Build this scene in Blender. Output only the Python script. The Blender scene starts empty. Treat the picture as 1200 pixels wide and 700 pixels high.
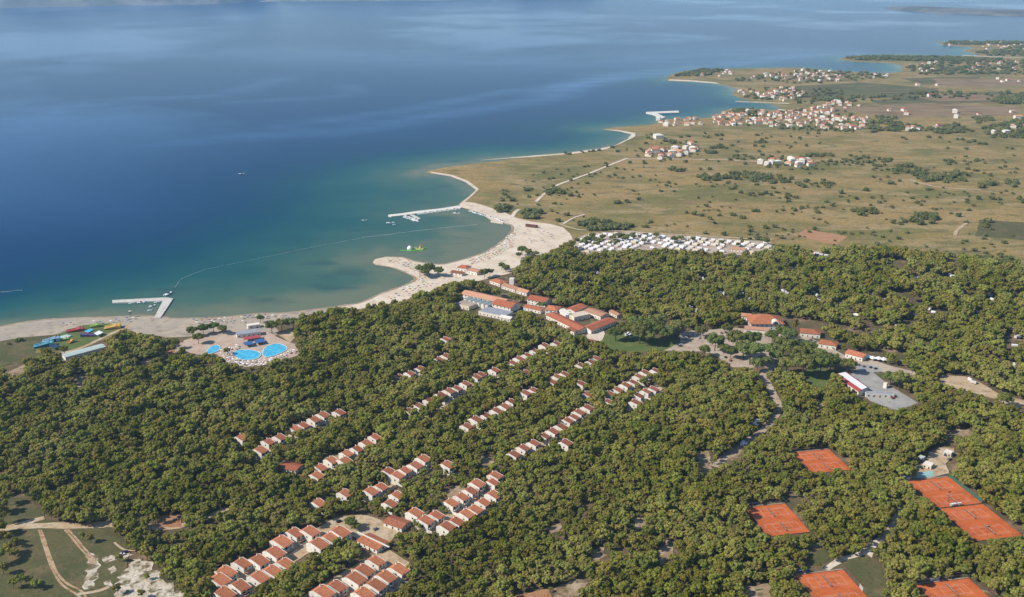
import bpy, bmesh, math, random
import numpy as np
from mathutils import Vector, Matrix, noise as mnoise
from mathutils.geometry import tessellate_polygon

# ------------------------------------------------------------------ camera, sky, sun, exposure
SC = bpy.context.scene
COL = SC.collection
H = 380.0            # height of the aircraft above the sea
F = 1178.0           # focal length for a 1200 px wide picture
YH = -40.0           # row of the horizon
PITCH = math.atan((350 - YH) / F)
cam_d = bpy.data.cameras.new('camera'); cam_d.sensor_fit = 'HORIZONTAL'
cam_d.angle_x = 2 * math.atan(600 / F); cam_d.clip_start = 1.0; cam_d.clip_end = 200000
cam = bpy.data.objects.new('camera', cam_d); COL.objects.link(cam)
cam.location = (0, 0, H); cam.rotation_euler = (math.pi / 2 - PITCH, 0, 0)
SC.camera = cam

SUN_EL = math.radians(39)
SUN_VEC = Vector((-0.96, -0.28, 0)).normalized() * math.cos(SUN_EL) + Vector((0, 0, math.sin(SUN_EL)))
world = bpy.data.worlds.new('World'); SC.world = world; world.use_nodes = True
wn = world.node_tree.nodes; wl = world.node_tree.links
sky = wn.new('ShaderNodeTexSky'); sky.sky_type = 'NISHITA'; sky.sun_disc = False
sky.sun_elevation = SUN_EL
sky.sun_rotation = math.atan2(SUN_VEC.x, SUN_VEC.y)
sky.altitude = 50; sky.air_density = 1.0; sky.dust_density = 0.25; sky.ozone_density = 2.0
wn['Background'].inputs['Strength'].default_value = 0.095
wl.new(sky.outputs[0], wn['Background'].inputs['Color'])
sl = bpy.data.lights.new('sun', 'SUN'); sl.energy = 3.9; sl.angle = math.radians(0.53); sl.color = (1.0, 0.93, 0.83)
so = bpy.data.objects.new('sun', sl); COL.objects.link(so); so.location = (-500, -200, 900)
so.rotation_euler = SUN_VEC.to_track_quat('Z', 'Y').to_euler()
SC.view_settings.view_transform = 'Standard'; SC.view_settings.look = 'None'
SC.view_settings.gamma = 1.0; SC.view_settings.exposure = 0.65
SC.render.engine = 'CYCLES'
cy = SC.cycles
cy.max_bounces = 5; cy.diffuse_bounces = 2; cy.glossy_bounces = 2; cy.transmission_bounces = 3
cy.transparent_max_bounces = 6; cy.volume_bounces = 1; cy.use_denoising = True
cy.sample_clamp_indirect = 4.0

# ------------------------------------------------------------------ helpers
random.seed(7); rng = np.random.default_rng(7)
CP, SP = math.cos(PITCH), math.sin(PITCH)
def P(u, v, z=0.0):
    """the place on the level z that stands at a point of the photograph"""
    a = (u - 600) / F; b = (350 - v) / F
    d = (a, CP + b * SP, -SP + b * CP); t = (z - H) / d[2]
    return Vector((d[0] * t, d[1] * t, z))
def proj(x, y, z):
    dz = z - H; Z = y * CP - dz * SP
    return 600 + F * x / Z, 350 - F * (y * SP + dz * CP) / Z, Z
def mpp(u, v):
    p = P(u, v); return proj(p.x, p.y, 0)[2] / F

class VN:
    def __init__(s, seed, cell): s.g = np.random.default_rng(seed).random((256, 256)); s.c = cell
    def __call__(s, x, y):
        x = x / s.c + 1000; y = y / s.c + 1000; i = np.floor(x).astype(int); j = np.floor(y).astype(int); fx = x - i; fy = y - j; fx = fx * fx * (3 - 2 * fx); fy = fy * fy * (3 - 2 * fy)
        g = s.g; a = g[i % 256, j % 256]; b = g[(i + 1) % 256, j % 256]; c = g[i % 256, (j + 1) % 256]; d = g[(i + 1) % 256, (j + 1) % 256]
        return (a * (1 - fx) + b * fx) * (1 - fy) + (c * (1 - fx) + d * fx) * fy

def tag(o, label=None, cat=None, group=None, kind=None):
    if label: o['label'] = label
    if cat: o['category'] = cat
    if group: o['group'] = group
    if kind: o['kind'] = kind
    return o
def link(o, parent=None):
    COL.objects.link(o)
    if parent is not None: o.parent = parent
    return o
def empty(name, loc, rz=0.0, label=None, cat=None, group=None, scale=None):
    o = bpy.data.objects.new(name, None); link(o); o.location = loc; o.rotation_euler = (0, 0, rz)
    o.empty_display_size = 1.0
    if scale is not None: o.scale = scale
    return tag(o, label, cat, group)
def mesh_obj(name, me, parent=None, loc=(0, 0, 0)):
    o = bpy.data.objects.new(name, me); link(o, parent); o.location = loc
    return o

class MB:
    """collects shapes into one mesh"""
    def __init__(s): s.v = []; s.f = []; s.m = []
    def add(s, vs, fs, mi=0):
        n = len(s.v); s.v += [tuple(p) for p in vs]; s.f += [tuple(i + n for i in f) for f in fs]; s.m += [mi] * len(fs)
        return s
    def box(s, x0, x1, y0, y1, z0, z1, mi=0):
        return s.add([(x0, y0, z0), (x1, y0, z0), (x1, y1, z0), (x0, y1, z0), (x0, y0, z1), (x1, y0, z1), (x1, y1, z1), (x0, y1, z1)],
                     [(3, 2, 1, 0), (4, 5, 6, 7), (0, 1, 5, 4), (1, 2, 6, 5), (2, 3, 7, 6), (3, 0, 4, 7)], mi)
    def hexa(s, lo, hi, mi=0):
        return s.add(list(lo) + list(hi), [(3, 2, 1, 0), (4, 5, 6, 7), (0, 1, 5, 4), (1, 2, 6, 5), (2, 3, 7, 6), (3, 0, 4, 7)], mi)
    def prism(s, poly, z0, z1, mi=0):
        n = len(poly); a = sum(poly[i][0] * poly[(i + 1) % n][1] - poly[(i + 1) % n][0] * poly[i][1] for i in range(n))
        if a < 0: poly = poly[::-1]
        vs = [(p[0], p[1], z0) for p in poly] + [(p[0], p[1], z1) for p in poly]
        tri = tessellate_polygon([[Vector((p[0], p[1], 0)) for p in poly]])
        fs = []
        for t in tri:
            t = list(t)
            A, B, C = [poly[i] for i in t]
            if (B[0] - A[0]) * (C[1] - A[1]) - (B[1] - A[1]) * (C[0] - A[0]) < 0: t = t[::-1]
            fs.append(tuple(i + n for i in t))
        fs += [(i, (i + 1) % n, (i + 1) % n + n, i + n) for i in range(n)]
        return s.add(vs, fs, mi)
    def tube(s, a, b, r0, r1=None, k=6, mi=0, caps=True):
        r1 = r0 if r1 is None else r1
        a = Vector(a); b = Vector(b); d = (b - a).normalized()
        x = d.orthogonal().normalized(); y = d.cross(x)
        vs = [a + (x * math.cos(t) + y * math.sin(t)) * r0 for t in [2 * math.pi * i / k for i in range(k)]]
        vs += [b + (x * math.cos(t) + y * math.sin(t)) * r1 for t in [2 * math.pi * i / k for i in range(k)]]
        fs = [(i, (i + 1) % k, (i + 1) % k + k, i + k) for i in range(k)]
        if caps: fs += [tuple(range(k))[::-1], tuple(range(k, 2 * k))]
        return s.add(vs, fs, mi)
    def ball(s, c, rx, ry, rz, k=8, rings=5, mi=0, jit=0):
        vs = []; fs = []
        for i in range(rings + 1):
            ph = -math.pi / 2 + math.pi * i / rings
            for j in range(k):
                th = 2 * math.pi * j / k; q = 1 + random.uniform(-jit, jit)
                vs.append((c[0] + rx * q * math.cos(ph) * math.cos(th), c[1] + ry * q * math.cos(ph) * math.sin(th), c[2] + rz * q * math.sin(ph)))
        for i in range(rings):
            for j in range(k):
                fs.append((i * k + j, i * k + (j + 1) % k, (i + 1) * k + (j + 1) % k, (i + 1) * k + j))
        return s.add(vs, fs, mi)
    def mesh(s, name, *mats):
        me = bpy.data.meshes.new(name); me.from_pydata(s.v, [], s.f)
        for m in mats: me.materials.append(m)
        if len(mats) > 1: me.polygons.foreach_set('material_index', s.m)
        me.update(); return me
    def obj(s, name, mat, parent=None, loc=(0, 0, 0)):
        return mesh_obj(name, s.mesh(name, *(mat if isinstance(mat, (list, tuple)) else (mat,))), parent, loc)

def copy_tree(o, parent=None):
    c = o.copy(); COL.objects.link(c)
    if parent is not None: c.parent = parent
    for ch in KIDS(o): copy_tree(ch, c)
    return c
def KIDS(o): return list(o.children)

# ------------------------------------------------------------------ materials
def mat(name, c1, c2=None, rough=0.85, scale=1.0, bump=0.0, bump_scale=None, spec=0.3, rnd=0.0, metal=0.0, detail=4.0, lo=0.35, hi=0.65):
    m = bpy.data.materials.new(name); m.use_nodes = True
    n = m.node_tree.nodes; l = m.node_tree.links; b = n['Principled BSDF']
    b.inputs['Roughness'].default_value = rough; b.inputs['Metallic'].default_value = metal
    b.inputs['Specular IOR Level'].default_value = spec
    if c2 is None: c2 = tuple(min(1, x * 0.8) for x in c1)
    c1 = tuple(x * .92 for x in c1); c2 = tuple(x * .92 for x in c2)
    tc = n.new('ShaderNodeTexCoord'); nz = n.new('ShaderNodeTexNoise')
    nz.inputs['Scale'].default_value = scale; nz.inputs['Detail'].default_value = detail
    l.new(tc.outputs['Object'], nz.inputs['Vector'])
    r = n.new('ShaderNodeValToRGB'); r.color_ramp.elements[0].position = lo; r.color_ramp.elements[1].position = hi
    r.color_ramp.elements[0].color = (*c1, 1); r.color_ramp.elements[1].color = (*c2, 1)
    l.new(nz.outputs['Fac'], r.inputs['Fac']); out = r.outputs['Color']
    if rnd:
        oi = n.new('ShaderNodeObjectInfo'); hsv = n.new('ShaderNodeHueSaturation'); mr = n.new('ShaderNodeMapRange')
        mr.inputs['To Min'].default_value = 1 - rnd; mr.inputs['To Max'].default_value = 1 + rnd
        l.new(oi.outputs['Random'], mr.inputs['Value']); l.new(mr.outputs[0], hsv.inputs['Value']); l.new(out, hsv.inputs['Color']); out = hsv.outputs[0]
    l.new(out, b.inputs['Base Color'])
    if bump:
        nb = n.new('ShaderNodeTexNoise'); nb.inputs['Scale'].default_value = bump_scale or scale * 4; nb.inputs['Detail'].default_value = 3
        l.new(tc.outputs['Object'], nb.inputs['Vector']); bp = n.new('ShaderNodeBump'); bp.inputs['Strength'].default_value = bump
        bp.inputs['Distance'].default_value = 0.5
        l.new(nb.outputs['Fac'], bp.inputs['Height']); l.new(bp.outputs[0], b.inputs['Normal'])
    return m

def roof_mat(name, c1, c2, rnd=0.12):
    m = mat(name, c1, c2, rough=0.85, scale=0.6, rnd=rnd, spec=0.2)
    n = m.node_tree.nodes; l = m.node_tree.links; b = n['Principled BSDF']
    tc = n.new('ShaderNodeTexCoord'); w = n.new('ShaderNodeTexWave'); w.inputs['Scale'].default_value = 1.1; w.inputs['Distortion'].default_value = 0.4
    l.new(tc.outputs['Object'], w.inputs['Vector'])
    bp = n.new('ShaderNodeBump'); bp.inputs['Strength'].default_value = 0.5; bp.inputs['Distance'].default_value = 0.12
    l.new(w.outputs['Fac'], bp.inputs['Height']); l.new(bp.outputs[0], b.inputs['Normal'])
    return m

def ground_mat(name, layers, bump=0.35, bscale=0.35):
    """layers: base colour, then (colour, noise scale, low, high, stretch)"""
    m = bpy.data.materials.new(name); m.use_nodes = True
    n = m.node_tree.nodes; l = m.node_tree.links; b = n['Principled BSDF']
    b.inputs['Roughness'].default_value = 0.95; b.inputs['Specular IOR Level'].default_value = 0.1
    tc = n.new('ShaderNodeTexCoord')
    layers = [tuple(x * .91 for x in layers[0])] + [(tuple(x * .91 for x in q[0]), *q[1:]) for q in layers[1:]]
    rgb = n.new('ShaderNodeRGB'); rgb.outputs[0].default_value = (*layers[0], 1); cur = rgb.outputs[0]
    for i, (c, s, lo, hi, st) in enumerate(layers[1:]):
        mp = n.new('ShaderNodeMapping'); mp.inputs['Location'].default_value = (37.1 * i, 11.7 * i, 0)
        mp.inputs['Scale'].default_value = (s, s * st, s)
        mp.inputs['Rotation'].default_value = (0, 0, math.radians(-8))
        l.new(tc.outputs['Object'], mp.inputs['Vector'])
        nz = n.new('ShaderNodeTexNoise'); nz.inputs['Scale'].default_value = 1.0; nz.inputs['Detail'].default_value = 5; nz.inputs['Roughness'].default_value = 0.6
        l.new(mp.outputs[0], nz.inputs['Vector'])
        mr = n.new('ShaderNodeMapRange'); mr.inputs['From Min'].default_value = lo; mr.inputs['From Max'].default_value = hi
        l.new(nz.outputs['Fac'], mr.inputs['Value'])
        mx = n.new('ShaderNodeMix'); mx.data_type = 'RGBA'; mx.inputs['B'].default_value = (*c, 1)
        l.new(mr.outputs[0], mx.inputs['Factor']); l.new(cur, mx.inputs['A']); cur = mx.outputs['Result']
    l.new(cur, b.inputs['Base Color'])
    nb = n.new('ShaderNodeTexNoise'); nb.inputs['Scale'].default_value = bscale; nb.inputs['Detail'].default_value = 6
    l.new(tc.outputs['Object'], nb.inputs['Vector']); bp = n.new('ShaderNodeBump'); bp.inputs['Strength'].default_value = bump; bp.inputs['Distance'].default_value = 1.0
    l.new(nb.outputs['Fac'], bp.inputs['Height']); l.new(bp.outputs[0], b.inputs['Normal'])
    return m

def leaf_mat(name, c_dark, c_light, rnd=0.3):
    m = bpy.data.materials.new(name); m.use_nodes = True
    n = m.node_tree.nodes; l = m.node_tree.links; n.remove(n['Principled BSDF'])
    at = n.new('ShaderNodeAttribute'); at.attribute_name = 'tint'
    oi = n.new('ShaderNodeObjectInfo')
    ad = n.new('ShaderNodeMath'); ad.operation = 'MULTIPLY_ADD'; ad.inputs[1].default_value = 0.5
    mu = n.new('ShaderNodeMath'); mu.operation = 'MULTIPLY'; mu.inputs[1].default_value = 0.5
    ad.inputs[1].default_value = 0.34; mu.inputs[1].default_value = 0.34
    nl = n.new('ShaderNodeTexNoise'); nl.inputs['Scale'].default_value = 0.014; nl.inputs['Detail'].default_value = 3; l.new(oi.outputs['Location'], nl.inputs['Vector'])
    ml = n.new('ShaderNodeMapRange'); ml.inputs['From Min'].default_value = .3; ml.inputs['From Max'].default_value = .7; ml.inputs['To Max'].default_value = .34; l.new(nl.outputs['Fac'], ml.inputs['Value'])
    a2 = n.new('ShaderNodeMath'); a2.operation = 'ADD'; l.new(mu.outputs[0], a2.inputs[0]); l.new(ml.outputs[0], a2.inputs[1])
    l.new(oi.outputs['Random'], mu.inputs[0]); l.new(at.outputs['Fac'], ad.inputs[0]); l.new(a2.outputs[0], ad.inputs[2])
    r = n.new('ShaderNodeValToRGB'); e = r.color_ramp.elements
    e[0].position = 0.1; e[0].color = (*c_dark, 1); e[1].position = 0.9; e[1].color = (*c_light, 1)
    l.new(ad.outputs[0], r.inputs['Fac'])
    d = n.new('ShaderNodeBsdfDiffuse'); t = n.new('ShaderNodeBsdfTranslucent'); mx = n.new('ShaderNodeMixShader'); mx.inputs[0].default_value = 0.22
    wn_ = n.new('ShaderNodeTexWhiteNoise'); wn_.noise_dimensions = '3D'; l.new(oi.outputs['Location'], wn_.inputs['Vector'])
    hs = n.new('ShaderNodeHueSaturation'); hm_ = n.new('ShaderNodeMapRange'); hm_.inputs['To Min'].default_value = .463; hm_.inputs['To Max'].default_value = .520; l.new(wn_.outputs['Value'], hm_.inputs['Value']); l.new(hm_.outputs[0], hs.inputs['Hue'])
    sm_ = n.new('ShaderNodeMapRange'); sm_.inputs['To Min'].default_value = 1.1; sm_.inputs['To Max'].default_value = .75; l.new(nl.outputs['Fac'], sm_.inputs['Value']); l.new(sm_.outputs[0], hs.inputs['Saturation'])
    l.new(r.outputs[0], hs.inputs['Color']); l.new(hs.outputs[0], d.inputs['Color']); l.new(hs.outputs[0], t.inputs['Color'])
    l.new(d.outputs[0], mx.inputs[1]); l.new(t.outputs[0], mx.inputs[2])
    l.new(mx.outputs[0], n['Material Output'].inputs['Surface'])
    return m

M = {}
M['field'] = ground_mat('dry_grass_field', [(0.325, 0.220, 0.082), ((0.160, 0.145, 0.042), 0.0045, 0.42, 0.60, 1.7), ((0.35, 0.255, 0.125), 0.010, 0.5, 0.66, 2.4),
                                           ((0.125, 0.115, 0.045), 0.022, 0.52, 0.68, 2.0), ((0.24, 0.145, 0.075), 0.007, 0.58, 0.74, 3.0), ((0.10, 0.10, 0.038), 0.12, 0.54, 0.70, 1.5), ((0.34, 0.27, 0.155), 0.05, 0.6, 0.74, 2.0), ((0.10, 0.10, 0.04), 0.35, 0.56, 0.68, 1.0), ((0.38, 0.29, 0.17), 0.25, 0.58, 0.70, 1.4)])
M['wood_clearing'] = ground_mat('trodden_earth', [(0.30, 0.21, 0.13), ((0.42, 0.33, 0.22), 0.09, 0.45, 0.62, 1), ((0.15, 0.11, 0.06), 0.07, 0.52, 0.64, 1), ((0.09, 0.09, 0.035), 0.2, 0.56, 0.66, 1)])
M['forest_floor'] = ground_mat('pine_litter', [(0.15, 0.105, 0.06), ((0.085, 0.08, 0.035), 0.03, 0.4, 0.6, 1), ((0.30, 0.20, 0.13), 0.045, 0.54, 0.70, 1), ((0.42, 0.34, 0.24), 0.11, 0.62, 0.75, 1)])
M['grass'] = ground_mat('green_grass', [(0.115, 0.105, 0.045), ((0.085, 0.088, 0.034), 0.02, 0.4, 0.6, 1), ((0.165, 0.125, 0.062), 0.05, 0.5, 0.68, 1), ((0.07, 0.07, 0.03), 0.4, 0.5, 0.7, 1), ((0.24, 0.18, 0.10), 0.12, 0.66, 0.78, 1)])
M['lawn'] = ground_mat('watered_lawn', [(0.12, 0.15, 0.045), ((0.09, 0.125, 0.035), 0.05, 0.4, 0.6, 1), ((0.18, 0.17, 0.065), 0.09, 0.55, 0.7, 1)])
M['sand'] = ground_mat('beach_sand', [(0.60, 0.49, 0.37), ((0.68, 0.58, 0.46), 0.03, 0.42, 0.6, 1), ((0.45, 0.34, 0.24), 0.06, 0.55, 0.7, 1), ((0.30, 0.235, 0.17), 0.5, 0.58, 0.72, 1)])
M['sand_pale'] = ground_mat('grey_shingle', [(0.36, 0.31, 0.25), ((0.44, 0.36, 0.27), 0.03, 0.42, 0.6, 1), ((0.27, 0.225, 0.17), 0.09, 0.5, 0.68, 1)])
M['dirt'] = ground_mat('pale_dirt', [(0.45, 0.33, 0.20), ((0.52, 0.42, 0.29), 0.06, 0.42, 0.6, 1), ((0.33, 0.22, 0.12), 0.15, 0.5, 0.68, 1), ((0.25, 0.18, 0.10), 0.6, 0.58, 0.72, 1)])
M['red_dirt'] = ground_mat('red_earth', [(0.36, 0.17, 0.085), ((0.40, 0.24, 0.13), 0.06, 0.42, 0.6, 1), ((0.22, 0.10, 0.05), 0.2, 0.5, 0.68, 1)])
M['dirt_rut'] = ground_mat('rutted_dirt', [(0.40, 0.25, 0.14), ((0.46, 0.34, 0.22), 0.12, 0.42, 0.6, 1), ((0.24, 0.15, 0.08), 0.3, 0.5, 0.66, 1)])
M['rubble'] = ground_mat('white_rubble', [(0.50, 0.43, 0.33), ((0.62, 0.55, 0.45), 0.12, 0.42, 0.6, 1), ((0.14, 0.12, 0.06), 0.13, 0.50, 0.57, 1), ((0.36, 0.29, 0.2), 0.5, 0.5, 0.66, 1)], bump=0.8)
M['wet_sand'] = ground_mat('wet_sand', [(0.30, 0.235, 0.165), ((0.38, 0.30, 0.21), 0.05, 0.42, 0.6, 1), ((0.22, 0.18, 0.12), 0.2, 0.5, 0.66, 1)])
M['paving'] = ground_mat('pink_paving', [(0.44, 0.32, 0.24), ((0.50, 0.39, 0.31), 0.08, 0.42, 0.6, 1), ((0.32, 0.23, 0.17), 0.25, 0.55, 0.7, 1)], bump=0.1)
M['gravel'] = ground_mat('car_park_gravel', [(0.40, 0.31, 0.23), ((0.46, 0.38, 0.30), 0.05, 0.42, 0.6, 1), ((0.30, 0.225, 0.16), 0.12, 0.52, 0.68, 1)], bump=0.2)
M['asphalt'] = ground_mat('worn_asphalt', [(0.30, 0.29, 0.27), ((0.36, 0.345, 0.315), 0.05, 0.42, 0.6, 1), ((0.23, 0.22, 0.21), 0.2, 0.55, 0.7, 1)], bump=0.1)
M['ploughed'] = ground_mat('ploughed_red_soil', [(0.36, 0.19, 0.10), ((0.42, 0.25, 0.14), 0.03, 0.42, 0.6, 6), ((0.30, 0.15, 0.08), 0.2, 0.5, 0.7, 8)])
M['clay'] = ground_mat('red_clay', [(0.47, 0.108, 0.028), ((0.54, 0.145, 0.048), 0.05, 0.4, 0.62, 1), ((0.36, 0.085, 0.025), 0.12, 0.50, 0.7, 1)], bump=0.05)
M['dark_scrub'] = ground_mat('low_dark_scrub', [(0.07, 0.07, 0.035), ((0.11, 0.10, 0.05), 0.04, 0.42, 0.6, 2), ((0.05, 0.06, 0.03), 0.12, 0.5, 0.68, 1)])
M['far_green'] = ground_mat('far_meadow', [(0.105, 0.11, 0.045), ((0.16, 0.13, 0.06), 0.006, 0.42, 0.6, 4), ((0.06, 0.07, 0.03), 0.01, 0.5, 0.68, 3)])
M['far_brown'] = ground_mat('far_plough', [(0.23, 0.15, 0.08), ((0.27, 0.20, 0.12), 0.006, 0.42, 0.6, 4), ((0.14, 0.10, 0.05), 0.01, 0.5, 0.68, 3)])
M['karst'] = ground_mat('karst_hill', [(0.15, 0.15, 0.13), ((0.22, 0.21, 0.20), 0.002, 0.45, 0.6, 1), ((0.09, 0.10, 0.08), 0.003, 0.45, 0.62, 1)])

M['white'] = mat('white_render', (0.74, 0.69, 0.61), (0.62, 0.57, 0.49), 0.8, 0.5, rnd=0.06)
M['cream'] = mat('cream_render', (0.72, 0.62, 0.47), (0.62, 0.53, 0.40), 0.8, 0.5, rnd=0.06)
M['pinkw'] = mat('pink_render', (0.70, 0.50, 0.42), (0.62, 0.44, 0.36), 0.8, 0.5, rnd=0.06)
M['concrete'] = mat('pale_concrete', (0.58, 0.55, 0.49), (0.47, 0.44, 0.39), 0.85, 0.25, bump=0.05)
M['grey_roof'] = mat('grey_sheet_roof', (0.33, 0.34, 0.36), (0.26, 0.27, 0.30), 0.6, 0.2)
M['tile'] = roof_mat('orange_roof_tile', (0.50, 0.185, 0.085), (0.36, 0.125, 0.06), .2)
M['tile_far'] = roof_mat('brown_roof_tile', (0.33, 0.115, 0.06), (0.25, 0.09, 0.05), 0.2)
M['tile_pale'] = roof_mat('pale_roof_tile', (0.52, 0.27, 0.16), (0.43, 0.22, 0.14), 0.2)
M['tile_red'] = roof_mat('red_roof_tile', (0.46, 0.145, 0.07), (0.34, 0.11, 0.058), 0.2)
M['glass'] = mat('window_glass', (0.03, 0.04, 0.05), (0.02, 0.03, 0.035), 0.12, 1.0, spec=0.6)
M['wood'] = mat('brown_wood', (0.14, 0.075, 0.04), (0.09, 0.05, 0.03), 0.7, 2.0)
M['bark'] = mat('pine_bark', (0.13, 0.085, 0.06), (0.08, 0.055, 0.04), 0.9, 2.0)
M['metal'] = mat('galvanised_metal', (0.35, 0.36, 0.37), None, 0.45, 1.0, metal=0.6)
M['dark_metal'] = mat('dark_metal', (0.05, 0.06, 0.06), None, 0.5, 1.0)
M['line'] = mat('court_line_white', (0.72, 0.66, 0.58), (0.6, 0.48, 0.38), 0.8, 0.4)
M['net'] = mat('tennis_net_black', (0.06, 0.05, 0.045), (0.10, 0.08, 0.07), 0.9, 2.0)
M['screen_green'] = mat('green_windscreen', (0.02, 0.13, 0.085), (0.03, 0.10, 0.07), 0.8, 0.3)
M['screen_teal'] = mat('teal_hard_court', (0.22, 0.42, 0.42), (0.28, 0.46, 0.45), 0.7, 0.1)
M['plastic_white'] = mat('white_plastic', (0.80, 0.80, 0.80), (0.72, 0.72, 0.72), 0.35, 0.5, spec=0.5, rnd=0.05)
for k, c in dict(blue=(0.035, 0.11, 0.30), red=(0.42, 0.06, 0.05), yellow=(0.60, 0.44, 0.09), orange=(0.62, 0.26, 0.06), green=(0.12, 0.48, 0.06), teal=(0.12, 0.42, 0.45), lightblue=(0.30, 0.52, 0.68), navy=(0.02, 0.03, 0.12), grey=(0.18, 0.19, 0.20), black=(0.02, 0.02, 0.022), brown=(0.16, 0.05, 0.035), membrane=(0.50, 0.60, 0.56), skin=(0.45, 0.27, 0.18), magenta=(0.5, 0.05, 0.2)).items():
    M[k] = mat(k + '_finish', c, tuple(x * 0.85 for x in c), 0.45, 0.5, spec=0.4)
M['pine'] = leaf_mat('pine_needles', (0.070, 0.086, 0.012), (0.385, 0.375, 0.050))
M['pine_dark'] = leaf_mat('dark_pine_needles', (0.070, 0.098, 0.022), (0.215, 0.245, 0.050))
M['shrub'] = leaf_mat('maquis_leaves', (0.090, 0.115, 0.036), (0.235, 0.250, 0.078))
# pool water: shallow painted basin
M['pool'] = mat('pool_water', (0.02, 0.33, 0.56), (0.10, 0.54, 0.72), 0.06, 0.22, bump=0.04, bump_scale=0.8, spec=0.5)

# sea: body colour follows the depth of the water, slicks are smoother, with sky sheen painted in
def sea_material():
    m = bpy.data.materials.new('sea_water'); m.use_nodes = True
    n = m.node_tree.nodes; l = m.node_tree.links; b = n['Principled BSDF']
    b.inputs['IOR'].default_value = 1.33; b.inputs['Specular IOR Level'].default_value = 0.012
    tc = n.new('ShaderNodeTexCoord')
    def nz(sc, st=1.0, rot=0.0, det=5):
        mp = n.new('ShaderNodeMapping'); mp.inputs['Scale'].default_value = (sc, sc * st, sc); mp.inputs['Rotation'].default_value = (0, 0, rot)
        l.new(tc.outputs['Object'], mp.inputs['Vector']); x = n.new('ShaderNodeTexNoise'); x.inputs['Scale'].default_value = 1; x.inputs['Detail'].default_value = det
        x.inputs['Roughness'].default_value = 0.55
        l.new(mp.outputs[0], x.inputs['Vector']); return x.outputs['Fac']
    def math_(op, a, bb, clamp=False):
        x = n.new('ShaderNodeMath'); x.operation = op; x.use_clamp = clamp
        for i, q in enumerate((a, bb)):
            if isinstance(q, (int, float)): x.inputs[i].default_value = q
            else: l.new(q, x.inputs[i])
        return x.outputs[0]
    at = n.new('ShaderNodeAttribute'); at.attribute_name = 'depth'      # 0 at the shore, 1 in deep water
    big = nz(0.004); small = nz(0.02)
    d = math_('ADD', at.outputs['Fac'], math_('MULTIPLY', math_('SUBTRACT', big, 0.5), 0.34))
    d = math_('ADD', d, math_('MULTIPLY', math_('SUBTRACT', small, 0.5), 0.10), True)
    r = n.new('ShaderNodeValToRGB'); cr = r.color_ramp
    stops = [(0.0, (0.120, 0.145, 0.100)), (0.07, (0.050, 0.110, 0.088)), (0.24, (0.013, 0.080, 0.084)), (0.46, (0.0008, 0.050, 0.082)), (0.75, (0.0005, 0.037, 0.092)), (1.0, (0.0005, 0.035, 0.104))]
    cr.elements[0].position = 0.0; cr.elements[0].color = (*stops[0][1], 1); cr.elements[1].position = 1.0; cr.elements[1].color = (*stops[-1][1], 1)
    for p, c in stops[1:-1]:
        e = cr.elements.new(p); e.color = (*c, 1)
    l.new(d, r.inputs['Fac'])
    # dark meadows of seagrass in the shallows
    sg = n.new('ShaderNodeMapRange'); sg.inputs['From Min'].default_value = 0.54; sg.inputs['From Max'].default_value = 0.66
    l.new(nz(0.011, 2.2), sg.inputs['Value'])
    ag = n.new('ShaderNodeAttribute'); ag.attribute_name = 'grass'
    mx = n.new('ShaderNodeMix'); mx.data_type = 'RGBA'; mx.inputs['B'].default_value = (0.010, 0.040, 0.062, 1)
    l.new(math_('MULTIPLY', sg.outputs[0], ag.outputs['Fac']), mx.inputs['Factor']); l.new(r.outputs[0], mx.inputs['A'])
    # slicks: the paler sky reflection of calm water, mixed into the base colour
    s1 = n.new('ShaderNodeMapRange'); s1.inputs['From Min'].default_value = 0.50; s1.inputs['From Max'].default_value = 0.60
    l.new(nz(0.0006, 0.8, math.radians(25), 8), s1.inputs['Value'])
    asl = n.new('ShaderNodeAttribute'); asl.attribute_name = 'slick_sheen'
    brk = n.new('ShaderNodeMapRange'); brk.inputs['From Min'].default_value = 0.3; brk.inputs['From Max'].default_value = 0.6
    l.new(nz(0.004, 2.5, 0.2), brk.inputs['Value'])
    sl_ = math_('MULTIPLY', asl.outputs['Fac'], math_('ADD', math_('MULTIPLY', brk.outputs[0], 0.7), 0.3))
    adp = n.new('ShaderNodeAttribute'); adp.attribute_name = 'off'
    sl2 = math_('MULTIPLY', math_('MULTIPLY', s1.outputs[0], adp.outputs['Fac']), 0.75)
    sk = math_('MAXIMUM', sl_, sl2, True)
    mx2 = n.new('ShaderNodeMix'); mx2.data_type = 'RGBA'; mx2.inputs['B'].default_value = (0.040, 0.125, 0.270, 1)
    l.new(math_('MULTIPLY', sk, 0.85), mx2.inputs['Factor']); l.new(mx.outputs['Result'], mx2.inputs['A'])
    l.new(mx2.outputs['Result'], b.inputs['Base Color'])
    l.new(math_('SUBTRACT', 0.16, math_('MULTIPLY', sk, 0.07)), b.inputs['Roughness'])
    bp = n.new('ShaderNodeBump'); bp.inputs['Strength'].default_value = 0.25; bp.inputs['Distance'].default_value = 0.4
    l.new(nz(0.25, 2.0, 0.3, 3), bp.inputs['Height']); l.new(bp.outputs[0], b.inputs['Normal'])
    return m
M['sea'] = sea_material()

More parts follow.
